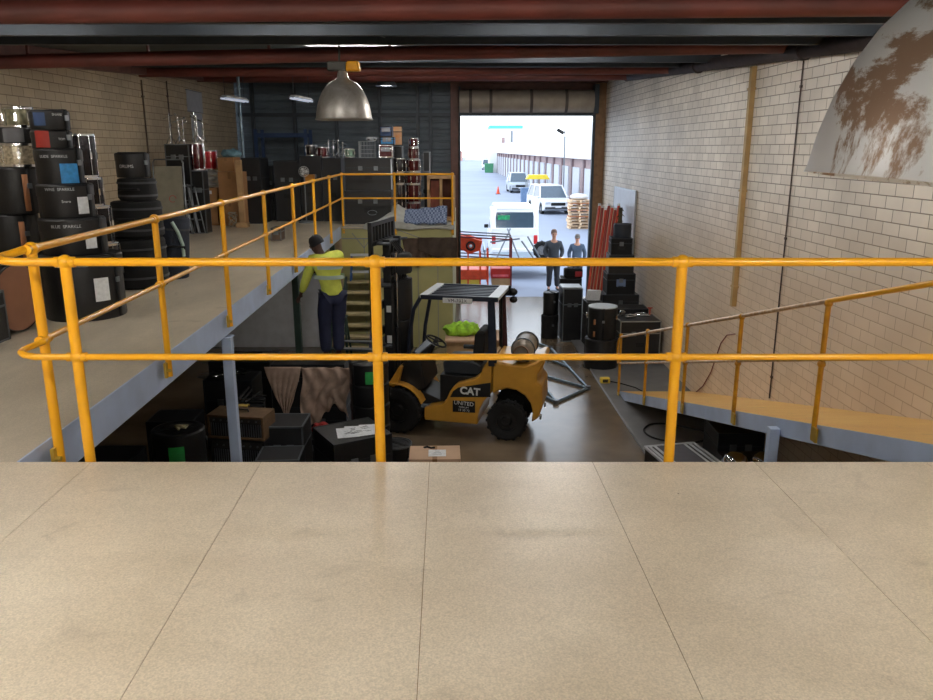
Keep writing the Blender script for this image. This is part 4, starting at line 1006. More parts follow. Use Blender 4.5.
MB().box((0, .01, 1.56), (.26, .16, .03)).build('top_cap', GREEND, o, bevel=.006)

# brown tarpaulins hung on the platform front
def d3(u, v):
    x = -.36+.72*u; return Vector((x*(1-.25*v), -.02-.04*abs(math.sin(u*11+v*3))-.02*v, -.62*v*(1-.7*abs(u-.45)**1.2)))
drape('tarpaulin', 'brown tarpaulin bunched on the olive panels above the forklift', d3, 30, 18, CLOTHD, (-1.02, 16.75, 2.42))
def d4(u, v):
    x = -.42+.84*u; return Vector((x, -.03-.05*abs(math.sin(u*8+v*2)), -.60*v*(.45+.55*u)))
drape('tarpaulin', 'darker brown tarpaulin hung between the bunched one and door column', d4, 30, 18, mat('dark_tarp', (66, 54, 46), .9, var=.25, bump=.4, bscale=18), (-.62, 16.71, 2.44))


# ================================================================== FORKLIFT
def fp(px, py): return (-(px-397)/63.5, ((433+(px-397)*.0926)-py)/64)
fk = thing('forklift', 'yellow gas forklift with black overhead guard and raised mast, parked sideways on the floor', 'forklift', (-.96, 11.92, 0), R(168))
poly = [fp(*p) for p in ((424, 421), (424, 408), (434, 407), (441, 406), (446, 401), (449, 394), (452, 389), (457, 385), (466, 383), (474, 381), (479, 377), (482, 370), (485, 365), (490, 363), (490, 396), (483, 403), (479, 411), (477, 420), (477, 427))]
MB().prism(poly, -.50, .50, 'y').build('engine_hood', CATY, fk, bevel=.022, seg=3)
poly = [fp(*p) for p in ((491, 363), (500, 365), (514, 368), (524, 369), (532, 368), (538, 365), (542, 365), (543, 369), (541, 374), (536, 380), (536, 388), (541, 392), (542, 412), (538, 424), (531, 427), (532, 418), (530, 408), (524, 399), (515, 393), (505, 391), (497, 393), (491, 396))]
mb = MB(); mb.prism(poly, -.51, .51, 'y')
for v in mb.bm.verts:
    if v.co.x < -1.9: v.co.y *= 1-.30*min(1, (-1.9-v.co.x)/.4)**1.6
    if v.co.x < -1.7: v.co.x = -1.7+(v.co.x+1.7)*.90
mb.build('counterweight', CATY, fk, bevel=.03, seg=3)
mb = MB(); mb.box((-2.13, 0, .66), (.10, .60, .20)); mb.build('radiator_grille', CATB, fk)
for y in (-.33, .33): MB().sphere((-2.17, y*1.0, .66), .055, (.5, 1, 1.1), 14).build('rear_lamp', SILVER, fk)
for y in (-.3, .3): MB().box((-2.19, y, .34), (.03, .08, .07)).build('reflector', SILVER, fk, bevel=.01)
MB().prism([fp(*p) for p in ((424, 421), (424, 408), (440, 405), (404, 386), (398, 396), (398, 421))], -.34, .34, 'y').build('chassis', CATB, fk, bevel=.01)
MB().bb(-.80, -.10, -.42, .42, .40, .44).build('floor_plate', mat('floor_mat_grey', (104, 116, 128), .6, var=.15), fk)
for sy in (-1, 1):
    mb = MB(); pts = []
    for k in range(13):
        a = R(12+150*k/12); pts.append((.43*math.cos(a), .37+.43*math.sin(a)))
    inner = [(x*.955, .37+(z-.37)*.955) for x, z in pts][::-1]
    P_ = [p for p in pts+inner]; mb.prism(P_, sy*.33, sy*.57, 'y'); mb.build('fender', CATY, fk, bevel=.006)
    mb = MB(); mb.prism([fp(*p) for p in ((386, 386), (400, 365), (402, 367), (397, 387))], sy*.30, sy*.50, 'y'); mb.build('cowl_side', CATY, fk, bevel=.008)
mb = MB(); mb.prism([fp(*p) for p in ((388, 386), (400, 366), (412, 352), (418, 356), (424, 390), (408, 396))], -.40, .40, 'y'); mb.build('dash_cowl', CATB, fk, bevel=.02)
# pedals, column, wheel, levers
mb = MB(); mb.tube([(-.28, .0, .95), (-.46, .0, 1.30)], .035, 10); mb.build('steering_column', CATB, fk)
M_ = Euler((0, R(-28), 0)).to_matrix()
mb = MB(); c_ = Vector((-.50, 0, 1.36)); mb.tube([c_+M_ @ Vector((.165*math.cos(a), .165*math.sin(a), 0)) for a in [2*PI*k/32 for k in range(32)]], .015, 8, closed=True)
for k in range(3): a = 2*PI*k/3; mb.tube([c_, c_+M_ @ Vector((.165*math.cos(a), .165*math.sin(a), 0))], .012, 6)
mb.sphere(c_, .035); mb.build('steering_wheel', RUB, fk)
for k in range(3): MB().tube([(-.36, -.2-.07*k, 1.12), (-.42, -.2-.07*k, 1.34)], .010, 6).build('control_lever', RUB, fk)
for k in range(3): MB().box((-.28, .16-.15*k, .56), (.03, .09, .08), rot=(0, .5, 0)).build('pedal', RUB, fk)
# seat
mb = MB(); x1, z1 = fp(476, 378); x0, z0 = fp(443, 362)
mb.prism([(-.68, .92), (-.66, 1.10), (-.74, 1.15), (-1.10, 1.16), (-1.28, 1.08), (-1.26, .92)], -.27, .27, 'y'); mb.build('seat_cushion', VINYL, fk, bevel=.035, seg=4)
mb = MB(); mb.prism([(-1.12, 1.14), (-1.16, 1.55), (-1.22, 1.62), (-1.32, 1.60), (-1.30, 1.12)], -.26, .26, 'y'); mb.build('seat_back', RUB, fk, bevel=.035, seg=4)
for y in (-.29, .29): MB().box((-1.02, y, 1.22), (.30, .05, .07)).build('armrest', VINYL, fk, bevel=.02)
MB().prism([(-.64, .50), (-.64, .92), (-1.30, .92), (-1.30, .80), (-.75, .50)], -.35, .35, 'y').build('seat_mount', CATB, fk, bevel=.01)
# overhead guard
x0, x1 = -.40, -1.56; zt = 2.15
for sy in (-1, 1):
    MB().box(((x0+x1)/2, sy*.50, zt), (x0-x1, .06, .07)).build('guard_rail', GUARD, fk, bevel=.008)
    MB().tube([(x0+.0, sy*.49, zt), (x0+.12, sy*.49, zt-.20), (x0+.20, sy*.47, zt-.65), (x0+.22, sy*.42, 1.12)], .030, 8).build('front_pillar', GUARD, fk)
    MB().prism([(x1+.06, zt), (x1+.16, zt), (-1.42, 1.14), (-1.55, 1.14)], sy*.45, sy*.51, 'y').build('rear_pillar', GUARD if sy > 0 else mat('rear_pillar_red_black', (70, 34, 36), .5, var=.2), fk, bevel=.008)
for x, w_ in ((x0-.05, .13), (x1+.07, .16)): MB().box((x, 0, zt+.012), (w_, 1.05, .05)).build('guard_cross_plate', SILVER, fk, bevel=.008)
for k in range(7): MB().box(((x0+x1)/2, -.39+.13*k, zt+.0), (x0-x1-.22, .055, .04)).build('guard_bar', GUARD, fk)
MB().box((-.96, .537, zt-.035), (.44, .008, .075)).build('number_plate', WHITEP, fk)
T = Matrix.Translation((-.96, .5425, zt-.035)) @ Euler((R(90), 0, R(180))).to_matrix().to_4x4()
text('VM-702X', .068, T, mat('black_lettering', (20, 20, 24), .6), fk, spacing=1.1)
# decals
poly = [fp(*p) for p in ((450, 398), (453, 392), (458, 388.5), (489.5, 384.5), (489.5, 399))]
MB().prism(poly, .5015, .5045, 'y').build('black_decal', CATB, fk)
T = Matrix.Translation((fp(469.5, 392.5)[0], .506, fp(469.5, 392.8)[1])) @ Euler((R(90), R(3), R(180))).to_matrix().to_4x4()
text('CAT', .155, T, WHITEP, fk, bold=.006)
poly = [fp(*p) for p in ((452.5, 401.5), (474.5, 403), (474.5, 414.5), (452.5, 413))]
MB().prism(poly, .5015, .5045, 'y').build('name_plate', CATB, fk)
for t_, sz, yy in (('UNITED', .085, 404.9), ('FORKLIFT', .035, 408.8), ('13 30 72', .05, 411.8)):
    T = Matrix.Translation((fp(463.5, yy)[0], .506, fp(463.5, yy)[1])) @ Euler((R(90), R(3), R(180))).to_matrix().to_4x4()
    text(t_, sz, T, WHITEP, fk)
# wheels
def wheel(x, y, r, w, parent, name='wheel', hubm=CATB, lugs=18, cxyz=None):
    mb = MB(); M_ = Euler((R(90), 0, 0)).to_matrix()
    pr = [(r*.52, -w*.42), (r*.60, -w*.5), (r*.90, -w*.5), (r*.985, -w*.38), (r, -w*.2), (r, w*.2), (r*.985, w*.38), (r*.90, w*.5), (r*.60, w*.5), (r*.52, w*.42)]
    mb.lathe(pr, o=(x, y, r), seg=36, M=M_)
    for k in range(lugs):
        a = 2*PI*k/lugs; mb.box((x+r*1.0*math.cos(a), y, r+r*1.0*math.sin(a)), (.035*r/.36, w*.8, .05*r/.36), rot=(0, -a, 0))
    t = mb.build(name, RUB, parent)
    mb = MB(); mb.lathe([(0, -w*.3), (r*.2, -w*.34), (r*.28, -w*.2), (r*.53, -w*.2), (r*.54, -w*.4), (r*.54, w*.4), (r*.53, w*.2), (r*.28, w*.2), (r*.2, w*.34), (0, w*.3)], o=(x, y, r), seg=30, M=M_)
    for k in range(6):
        a = 2*PI*k/6; 
        for s_ in (-1, 1): mb.cyl((x+r*.4*math.cos(a), y+s_*w*.2, r+r*.4*math.sin(a)), (x+r*.4*math.cos(a), y+s_*w*.25, r+r*.4*math.sin(a)), r*.04, seg=6)
    mb.build('hub', hubm, t); return t
for sy in (-1, 1): wheel(0, sy*.46, .365, .22, fk, lugs=20); wheel(-1.70, sy*.44, .30, .19, fk, lugs=16)
# mast
for sy in (-1, 1):
    mb = MB(); mb.bb(.40, .52, sy*.36-.035, sy*.36+.035, .10, 2.30); mb.bb(.40, .42, sy*.36-.06, sy*.36+.06, .10, 2.30); mb.build('mast_channel', CATB, fk, bevel=.004)
    MB().bb(.46, .57, sy*.27-.03, sy*.27+.03, .9, 2.95).build('inner_mast_channel', CATB, fk, bevel=.004)
    MB().cyl((.40, sy*.20, .15), (.40, sy*.20, 1.6), .045).build('lift_cylinder', CATB, fk)
    MB().cyl((.40, sy*.20, 1.6), (.40, sy*.20, 2.75), .026).build('lift_rod', CHROME, fk)
    MB().tube([(-.10, sy*.30, .62), (.40, sy*.32, .95)], .035, 10).build('tilt_cylinder', CATB, fk)
    MB().bb(.52, .535, sy*.12-.02, sy*.12+.02, 1.5, 2.8).build('lift_chain', STEEL, fk)
for z, w_ in ((2.28, .16), (2.90, .10), (1.35, .12), (.2, .16)):
    mb = MB(); mb.grid(lambda u, v: Vector((.40+.20*v+.12*math.sin(PI*u), -.46+.92*u, z)), 16, 2); mb.build('mast_crossmember', mat('mast_edge_grey', (70, 74, 80), .4, .4), fk, solid=w_*.3)
mb = MB(); mb.lathe([(0, 0), (.22, 0), (.23, .03), (.23, .26), (.20, .30), (0, .30)], o=(.44, 0, 2.42), seg=28); mb.build('hose_drum', RUB, fk)
mb = MB(); mb.lathe([(0, 0), (.19, 0), (.21, .04), (.21, .5), (.19, .52), (.21, .54), (.21, 1.15), (0, 1.15)], o=(.42, 0, 1.18), seg=28); mb.build('hose_guard', CATB, fk)
for k in range(4): MB().tube([(.34, -.15+.1*k, 1.0), (.30, -.15+.1*k, 1.9), (.38, -.12+.08*k, 2.75), (.50, -.12+.08*k, 2.9), (.56, -.1+.07*k, 2.4)], .013, 8).build('hydraulic_hose', RUB, fk)
for z in (1.55, 1.95): MB().box((.62, 0, z), (.05, 1.0, .12)).build('carriage_bar', CATB, fk, bevel=.006)
# load backrest
for sy in (-1, 1): MB().bb(.64, .70, sy*.54-.035, sy*.54+.035, 1.5, 3.22).build('backrest_post', CATB, fk)
for z in (3.19, 2.90): MB().bb(.64, .70, -.54, .54, z-.03, z+.03).build('backrest_bar', CATB, fk)
for k in range(6): y = -.54+1.08*(k+1)/7; MB().bb(.65, .69, y-.018, y+.018, 2.90, 3.19).build('backrest_bar', CATB, fk)
for sy in (-1, 1):
    mb = MB(); mb.prism([(.66, 1.95), (.72, 1.95), (.72, 1.245), (1.45, 1.225), (1.45, 1.215), (.66, 1.20)], sy*.24-.06, sy*.24+.06, 'y'); mb.build('fork', STEEL, fk)
# small labels on the mast
for z, h in ((1.92, .10), (1.45, .12)): MB().box((.46, .399, z), (.08, .004, h)).build('warning_label', WHITEP, fk)
MB().box((.42, .424, .62), (.03, .01, .03)).build('green_tag', GREENL, fk)
for ch in list(fk.children):
    if ch.name.split('.')[0] in ('mast_channel', 'inner_mast_channel', 'lift_cylinder', 'lift_rod', 'lift_chain', 'mast_crossmember', 'hose_drum', 'hose_guard', 'hydraulic_hose', 'carriage_bar', 'backrest_post', 'backrest_bar', 'fork', 'warning_label', 'green_tag'):
        ch.location.x -= .33
# gas bottle across the counterweight
gb = MB(); M_ = Euler((R(90), 0, 0)).to_matrix()
gb.lathe([(.10, .42), (.12, .40), (.155, .36), (.165, .31), (.165, -.31), (.155, -.36), (.12, -.40), (.10, -.42), (.09, -.38), (0, -.38)][::-1]+[], o=(-1.90, .06, 1.36), seg=32, M=M_)
GBM = mat('gas_bottle_grey', (150, 140, 128), .4, .4, var=.25, scale=8)
gbo = gb.build('gas_bottle', GBM, fk)
MB().lathe([(.0, .34), (.10, .36), (.10, .44), (.115, .44), (.115, .36)], o=(-1.90, .06, 1.36), seg=24, M=Euler((R(-90), 0, 0)).to_matrix()).build('collar', mat('gas_bottle_end', (128, 96, 72), .5, .2), gbo)
for y in (-.18, .26): MB().tube([(-1.90+.175*math.cos(a), y, 1.36+.175*math.sin(a)) for a in [2*PI*k/28 for k in range(28)]], .012, 6, closed=True).build('clamp_band', STEEL, fk)
mb = MB(); mb.bb(-2.0, -1.80, -.25, .32, 1.10, 1.19); mb.cyl((-1.90, 0, 1.0), (-1.90, 0, 1.12), .05); mb.build('bottle_bracket', CATB, fk)
MB().tube([(-1.90, .42, 1.30), (-1.75, .50, 1.15), (-1.62, .40, 1.08), (-1.55, .2, 1.12)], .012, 8).build('gas_hose', mat('pale_hose', (190, 180, 150), .5), fk)
MB().box((-1.68, .1, 1.10), (.22, .5, .05), rot=(0, 0, .1)).build('hood_panel', SILVER, fk, bevel=.01)
MB().tube([(-1.46, -.40, 1.14), (-1.46, -.40, 2.05), (-1.60, -.40, 2.20)], .022, 8).build('exhaust_stack', CATB, fk)
for zz in (2.10, 1.98): MB().sphere((-1.64, -.44, zz), .062, (1, 1, .85)).build('work_light', RUB, fk)
MB().bb(-1.66, -1.50, -.46, -.42, 2.04, 2.16).build('light_bracket', CATB, fk)

# crate of wood with lime clothing beyond the forklift
o = thing('wooden_crate', 'pale wooden crate beyond the forklift carrying lime green clothing', 'crate', (.12, 13.75, 0))
for sx in (-1, 1):
    for sy in (-1, 1): MB().bb(sx*.42-.04, sx*.42+.04, sy*.34-.04, sy*.34+.04, 0, .96).build('post', WOOD, o)
for k in range(3):
    z = .24+.26*k
    for sy in (-1, 1): MB().bb(-.46, .46, sy*.38-.012, sy*.38+.012, z, z+.2).build('board', WOOD, o)
    for sx in (-1, 1): MB().bb(sx*.46-.012, sx*.46+.012, -.38, .38, z, z+.2).build('board', WOOD, o)
MB().bb(-.50, .50, -.42, .42, .96, 1.0).build('lid', CARDL, o, bevel=.004)
o = thing('hi_vis_clothing', 'heap of lime green clothing on the pale wooden crate', 'clothing', (-.08, 13.8, 1.003))
mb = MB(); mb.sphere((0, 0, .08), .3, (1.15, .8, .45), 30); rr_ = random.Random(9)
for v in mb.bm.verts: v.co += Vector((.03*math.sin(v.co.z*40+v.co.y*9), .02*math.sin(v.co.x*31), .035*math.sin(v.co.x*27)*math.cos(v.co.y*22))); v.co.z = max(.002, v.co.z)
mb.build('garment', HIGREEN, o)
# steel tube frame lying on the floor
o = thing('tube_frame', 'blue grey steel tube frame lying flat on the floor behind the forklift', 'frame', (1.7, 14.8, 0))
def fl(a, b):
    A = aZ(*a, .03)-Vector((1.7, 14.8, 0)); B = aZ(*b, .03)-Vector((1.7, 14.8, 0)); MB().tube([A, B], .026, 10).build('tube', GALV, o)
for a, b in (((528, 340), (551, 348)), ((551, 348), (588, 388)), ((588, 388), (556, 402)), ((556, 402), (541, 383)), ((546, 358), (571, 368)), ((545, 376), (588, 388)), ((540, 394), (556, 402))): fl(a, b)
for p in ((588, 388), (556, 402), (551, 348)): q = aZ(*p, .03)-Vector((1.7, 14.8, 0)); MB().cyl(q-Vector((0, 0, .03)), q+Vector((0, 0, .04)), .05, seg=14).build('clamp', STEEL, o)
# yellow double adaptor box on the strip with its lead
o = thing('junction_box', 'small yellow power box on the pale floor strip near the ramp foot', 'power box', (2.58, 13.95, .036))
MB().bb(-.09, .09, -.06, .06, 0, .10).build('body', YELBOX, o, bevel=.015); MB().bb(-.05, .05, -.066, -.058, .02, .08).build('socket_plate', RUB, o)
MB().tube([(.09, 0, .03), (.3, -.1, .01), (.5, -.35, .012), (.62, -.7, .012)], .010, 6).build('lead', RUB, o)


# ================================================================== PEOPLE
def skinmesh(name, V, E, m, parent, sub=2, root=None, extra=()):
    """one continuous surface grown from joints V {name: (pos, rx, ry)} and bones E, plus extra finger chains"""
    bm = bmesh.new(); sl = bm.verts.layers.skin.verify(); vs = {}
    def addv(p, rx, ry, rt=False):
        v = bm.verts.new(p); v[sl].radius = (rx, ry); v[sl].use_root = rt; return v
    for k, (p, rx, ry) in V.items(): vs[k] = addv(p, rx, ry, k == (root or next(iter(V))))
    for a, b in E: bm.edges.new((vs[a], vs[b]))
    for ch in extra:
        pv = None
        for i, (p, r) in enumerate(ch):
            v = addv(p, r, r, i == 0)
            if pv: bm.edges.new((pv, v))
            pv = v
    me = bpy.data.meshes.new(name); bm.to_mesh(me); bm.free(); me.materials.append(m)
    o = bpy.data.objects.new(name, me); COL.objects.link(o); o.parent = parent
    s_ = o.modifiers.new('skin', 'SKIN'); s_.use_smooth_shade = True
    d = o.modifiers.new('sub', 'SUBSURF'); d.levels = sub; d.render_levels = sub
    return o
def person(label, loc, rz, J, skin, top, trouser, hair, cap=None, scale=1.0, stripes=False, group=None, jacket_open=None):
    """J: joints in metres, facing -Y, feet on z 0"""
    o = thing('person', label, 'person', loc, rz); o.scale = (scale,)*3
    g = {k: Vector(v) for k, v in J.items()}
    mid = lambda a, b, t=.5: g[a].lerp(g[b], t)
    V = {'pelvis': (g['pelvis'], .13, .10), 'waist': (mid('pelvis', 'chest', .45), .115, .09), 'chest': (g['chest'], .145, .10), 'neck0': (mid('chest', 'head', .42), .065, .06), 'neck': (mid('chest', 'head', .62), .055, .055)}
    E = [('pelvis', 'waist'), ('waist', 'chest'), ('chest', 'neck0'), ('neck0', 'neck')]
    up = (g['head']-V['neck'][0]).normalized(); fw = Vector(J.get('look', (0, -1, 0))).normalized()
    V['skull0'] = (g['head']-up*.065+fw*.012, .066, .070); V['skull'] = (g['head']+up*.03, .078, .088); V['skull1'] = (g['head']+up*.085, .055, .065)
    E += [('neck', 'skull0'), ('skull0', 'skull'), ('skull', 'skull1')]
    ex = []
    for s_ in 'LR':
        sh, el, wr, hd = g['sh'+s_], g['el'+s_], g['wr'+s_], g['ha'+s_]
        V['sh'+s_] = (sh, .058, .058); V['ua'+s_] = (sh.lerp(el, .5), .048, .048); V['el'+s_] = (el, .040, .040); V['fa'+s_] = (el.lerp(wr, .4), .038, .038); V['wr'+s_] = (wr, .026, .024); V['ha'+s_] = (wr.lerp(hd, .6), .036, .020)
        E += [('chest', 'sh'+s_), ('sh'+s_, 'ua'+s_), ('ua'+s_, 'el'+s_), ('el'+s_, 'fa'+s_), ('fa'+s_, 'wr'+s_), ('wr'+s_, 'ha'+s_)]
        d = (hd-wr).normalized(); side = d.cross(Vector((0, 0, 1)));
        if side.length < .3: side = d.cross(Vector((0, 1, 0)))
        side.normalize(); nrm = d.cross(side).normalized(); base = wr.lerp(hd, .75)
        for k, L in enumerate((.072, .082, .076, .060)):
            b = base+side*(.018*(k-1.5)); ex.append([(b-d*.02, .009), (b+d*L*.5, .009), (b+d*L*.85+nrm*.014, .008), (b+d*L*1.0+nrm*.034, .007)])
        sg = 1 if (V['chest'][0]-hd).dot(side) > 0 else -1
        b = wr.lerp(hd, .25)+side*.02*sg; ex.append([(b, .011), (b+side*.028*sg+d*.022, .010), (b+side*.036*sg+d*.055, .008)])
        hp, kn, an, toe = g['hip'+s_], g['kn'+s_], g['an'+s_], g['toe'+s_]
        V['hip'+s_] = (hp, .085, .085); V['th'+s_] = (hp.lerp(kn, .45), .078, .078); V['kn'+s_] = (kn, .056, .056); V['ca'+s_] = (kn.lerp(an, .35), .056, .056); V['an'+s_] = (an, .036, .036); V['toe'+s_] = (toe, .034, .026)
        E += [('pelvis', 'hip'+s_), ('hip'+s_, 'th'+s_), ('th'+s_, 'kn'+s_), ('kn'+s_, 'ca'+s_), ('ca'+s_, 'an'+s_), ('an'+s_, 'toe'+s_)]
    body = skinmesh('body', V, E, skin, o, extra=ex)
    # face
    H = g['head']; rt = fw.cross(up).normalized()
    mb = MB(); n0 = H+fw*.082+up*.0
    mb.cyl(n0+up*.025-fw*.01, n0-up*.012+fw*.014, .006, .013, 8); mb.build('nose', skin, o)
    for s_ in (-1, 1):
        MB().sphere(H+fw*.070+rt*.030*s_+up*.020, .012, seg=10).build('eye', mat('eye_dark', (40, 34, 32), .3), o)
        mb = MB(); mb.sphere(H+rt*.078*s_+up*.0, .020, (.5, .8, 1.3), 10); mb.build('ear', skin, o)
    MB().box(H+fw*.077-up*.045, (.040, .010, .008)).build('mouth', mat('lip', (150, 86, 80), .5), o)
    # hair or cap
    mb = MB(); mb.lathe([(.090, -.03), (.094, .02), (.086, .06), (.06, .10), (0, .115)], seg=20)
    q = up.to_track_quat('Z', 'Y').to_matrix()
    for v in mb.bm.verts: v.co = H+q @ Vector((v.co.x*.95, v.co.y*1.05, v.co.z))-fw*(.040 if not cap else .014)+up*(.048 if not cap else .040)
    if cap: 
        c = mb.build('cap', cap, o); mb = MB(); f0 = H+fw*.07+up*.045
        mb.prism([(-.07, 0), (.07, 0), (.06, .06), (.03, .085), (-.03, .085), (-.06, .06)], -.004, .004, 'z')
        for v in mb.bm.verts: v.co = f0+rt*v.co.x+fw*v.co.y+up*(v.co.z-.012*v.co.y/.085)
        mb.build('cap_brim', cap, c)
        mb = MB(); mb.lathe([(.088, -.06), (.090, .0), (.088, .03)], seg=20, a0=R(20), a1=R(160))
    else: mb.build('hair', hair, o)
    # clothes: same joints, fuller
    def cv(keys, k=1.22, add=.008): return {n_: (V[n_][0], V[n_][1]*k+add, V[n_][2]*k+add) for n_ in keys}
    tk = ['chest', 'waist', 'pelvis', 'neck0']+[a+s_ for s_ in 'LR' for a in ('sh', 'ua', 'el', 'fa')]
    TV = cv(tk, 1.30, .014)
    for s_ in 'LR': w0 = V['fa'+s_][0].lerp(V['wr'+s_][0], .85); TV['cu'+s_] = (w0, .038, .038)
    TV['hem'] = (V['pelvis'][0]-Vector((0, 0, .04 if stripes else .12)), .175, .150)
    TE = [('chest', 'waist'), ('waist', 'pelvis'), ('pelvis', 'hem'), ('chest', 'neck0')]
    for s_ in 'LR': TE += [('chest', 'sh'+s_), ('sh'+s_, 'ua'+s_), ('ua'+s_, 'el'+s_), ('el'+s_, 'fa'+s_), ('fa'+s_, 'cu'+s_)]
    tp = skinmesh('jacket' if not stripes else 'work_shirt', TV, TE, top, o)
    BV = cv(['pelvis']+[a+s_ for s_ in 'LR' for a in ('hip', 'th', 'kn', 'ca')], 1.38, .012)
    BV['pelvis'] = (V['pelvis'][0], .145, .118)
    for s_ in 'LR': BV['hip'+s_] = (V['hip'+s_][0], .102, .102)
    BE = []
    for s_ in 'LR':
        BV['he'+s_] = (V['an'+s_][0]+Vector((0, 0, .01)), .078, .078); BE += [('pelvis', 'hip'+s_), ('hip'+s_, 'th'+s_), ('th'+s_, 'kn'+s_), ('kn'+s_, 'ca'+s_), ('ca'+s_, 'he'+s_)]
    skinmesh('trousers', BV, BE, trouser, o)
    for s_ in 'LR':
        a, t = V['an'+s_][0], V['toe'+s_][0]; dd = (t-a); dd.z = 0; dd.normalize()
        skinmesh('shoe', {'a': (a+Vector((0, 0, .0)), .052, .052), 'h': (Vector((a.x, a.y, .045))-dd*.035, .044, .042), 'm': (Vector((a.x, a.y, .042))+dd*.08, .048, .038), 't': (Vector((a.x, a.y, .036))+dd*.17, .040, .032)}, [('a', 'h'), ('h', 'm'), ('m', 't')], SHOE, o, sub=1)
    return o, V, tp
STAND = dict(pelvis=(0, 0, .94), chest=(0, .01, 1.36), head=(0, -.01, 1.64), hipL=(-.09, 0, .88), hipR=(.09, 0, .88), knL=(-.11, -.01, .50), knR=(.11, -.01, .50), anL=(-.12, .02, .09), anR=(.13, .02, .09), toeL=(-.14, -.13, .04), toeR=(.16, -.12, .04),
             shL=(-.18, .01, 1.385), shR=(.18, .01, 1.385), elL=(-.27, .03, 1.14), elR=(.27, .03, 1.14), wrL=(-.18, -.10, .97), wrR=(.18, -.10, .97), haL=(-.12, -.17, .92), haR=(.12, -.17, .92))
pa, V_, tp = person('grey haired person in dark grey jacket and trousers standing in the doorway', (2.70, 24.15, -.03), R(4), STAND, SKIN, GREYC, DKC, HAIRG, scale=1.06)
J2 = dict(STAND); J2.update(haL=(-.13, -.12, .80), wrL=(-.22, -.04, .88), haR=(.20, -.10, .80), wrR=(.24, -.02, .88))
pb, V_, tp = person('person in a cap and slate blue jacket standing beside the brown door pillar', (3.50, 24.7, -.03), R(-6), J2, SKIN, BLUEC, DKC, HAIRG, cap=mat('grey_cap', (110, 104, 100), .8), scale=.95)
# the worker on the draped pile, back to the camera, leaning over to the mezzanine edge
JM = dict(pelvis=(.05, .02, .93), chest=(-.01, -.03, 1.34), head=(-.12, -.08, 1.545), look=(-.7, -.7, -.2),
          hipL=(-.05, .02, .87), hipR=(.14, .02, .87), knL=(-.07, -.02, .48), knR=(.12, -.03, .49), anL=(-.08, .05, .09), anR=(.10, .04, .09), toeL=(-.12, -.08, .04), toeR=(.09, -.11, .04),
          shL=(-.19, -.05, 1.37), shR=(.17, -.02, 1.41), elL=(-.27, -.10, 1.12), elR=(.16, -.24, 1.24), wrL=(-.34, -.18, .90), wrR=(-.06, -.38, 1.16), haL=(-.37, -.22, .83), haR=(-.12, -.44, 1.13))
def turn(J, a): 
    c, s_ = math.cos(a), math.sin(a); return {k: (x*c-y*s_, x*s_+y*c, z) for k, (x, y, z) in J.items()}
# facing away and to the left: mirror the lean so that it still tips towards the mezzanine
JW = {k: (x, -y, z) for k, (x, y, z) in JM.items()}
JW = turn(JW, R(22))
pw, V_, tp = person('worker in yellow high visibility shirt and navy trousers leaning over the mezzanine edge', (-1.98, 11.05, 1.284), 0, JW, SKIND, HIVIS, NAVYC, HAIRK, scale=1.06, stripes=True)
for nm in ('reflective_band',):
    c0 = V_['waist'][0]; c1 = V_['chest'][0]
    for t in (.15, .75):
        p = c0.lerp(c1, t); mb = MB(); mb.lathe([(.205+.012*t, -.026), (.205+.012*t, .026)], o=p, seg=28)
        for v in mb.bm.verts: v.co.y = p.y+(v.co.y-p.y)*.80
        mb.build(nm, REFL, tp)
for ch in list(pw.children):
    if ch.name.startswith('hair'): ch.name = 'beanie'

# ================================================================== CASES BY THE PALE WALL
z = 0
for i, (r, h, lb) in enumerate(((.335, .62, 'wide black round case on the floor below the pale topped drum case'), (.29, .62, 'black drum case with pale round top near the ramp foot'))):
    round_case(r, h, lb, (2.70, 15.15, z), R(-20), strap=-PI/2+.25 if i else .4, lid=.28); z += h+.001
o = [o for o in bpy.data.objects if o.get('label', '').startswith('black drum case with pale')][0]
MB().cyl((0, 0, .622), (0, 0, .640), .285, seg=40).build('pale_top', HEADW, o)
for a in (PI*1.05, -.25): MB().box((.30*math.cos(a), .30*math.sin(a), .44), (.05, .07, .09), rot=(0, 0, a)).build('corner_clasp', CHROME, o, bevel=.01)
for zz in (.36, .12): MB().box((.0-.10, -.297, zz), (.035, .02, .10)).build('brown_latch', BRNL, o)
hard_case(.82, .70, .92, 'large black road case with pale edges against the pale block wall', (3.48, 15.6, 0), R(2), BLACK, mat('pale_edge', (150, 150, 146), .5, .3), wheels=1)
for k, (x, y, w, h, rz, lb) in enumerate(((3.35, 15.55, .22, .05, .4, 'silver metal bracket lying on the large road case by the wall'), (3.62, 15.75, .30, .04, -.2, 'long silver fitting lying on the large road case'), (3.22, 15.8, .14, .08, .8, 'small chrome clamp at the corner of the large road case'))):
    o = thing('drum_hardware', lb, 'hardware', (x, y, .926), rz); MB().box((0, 0, h/2), (w, .07, h)).build('plate', CHROME, o, bevel=.01); MB().tube([(-w/2, 0, h), (0, .05, h+.02), (w/2, 0, h)], .010, 8).build('rod', CHROME, o)
o = thing('wing_bolt_stand', 'small red orange rod standing on the large road case by the wall', 'rod', (3.80, 15.85, .926)); MB().cyl((0, 0, 0), (0, 0, .16), .012).build('rod', REDPOLE, o); MB().box((0, 0, .15), (.10, .02, .02)).build('wing', REDPOLE, o); o.name = 'wing_bolt'
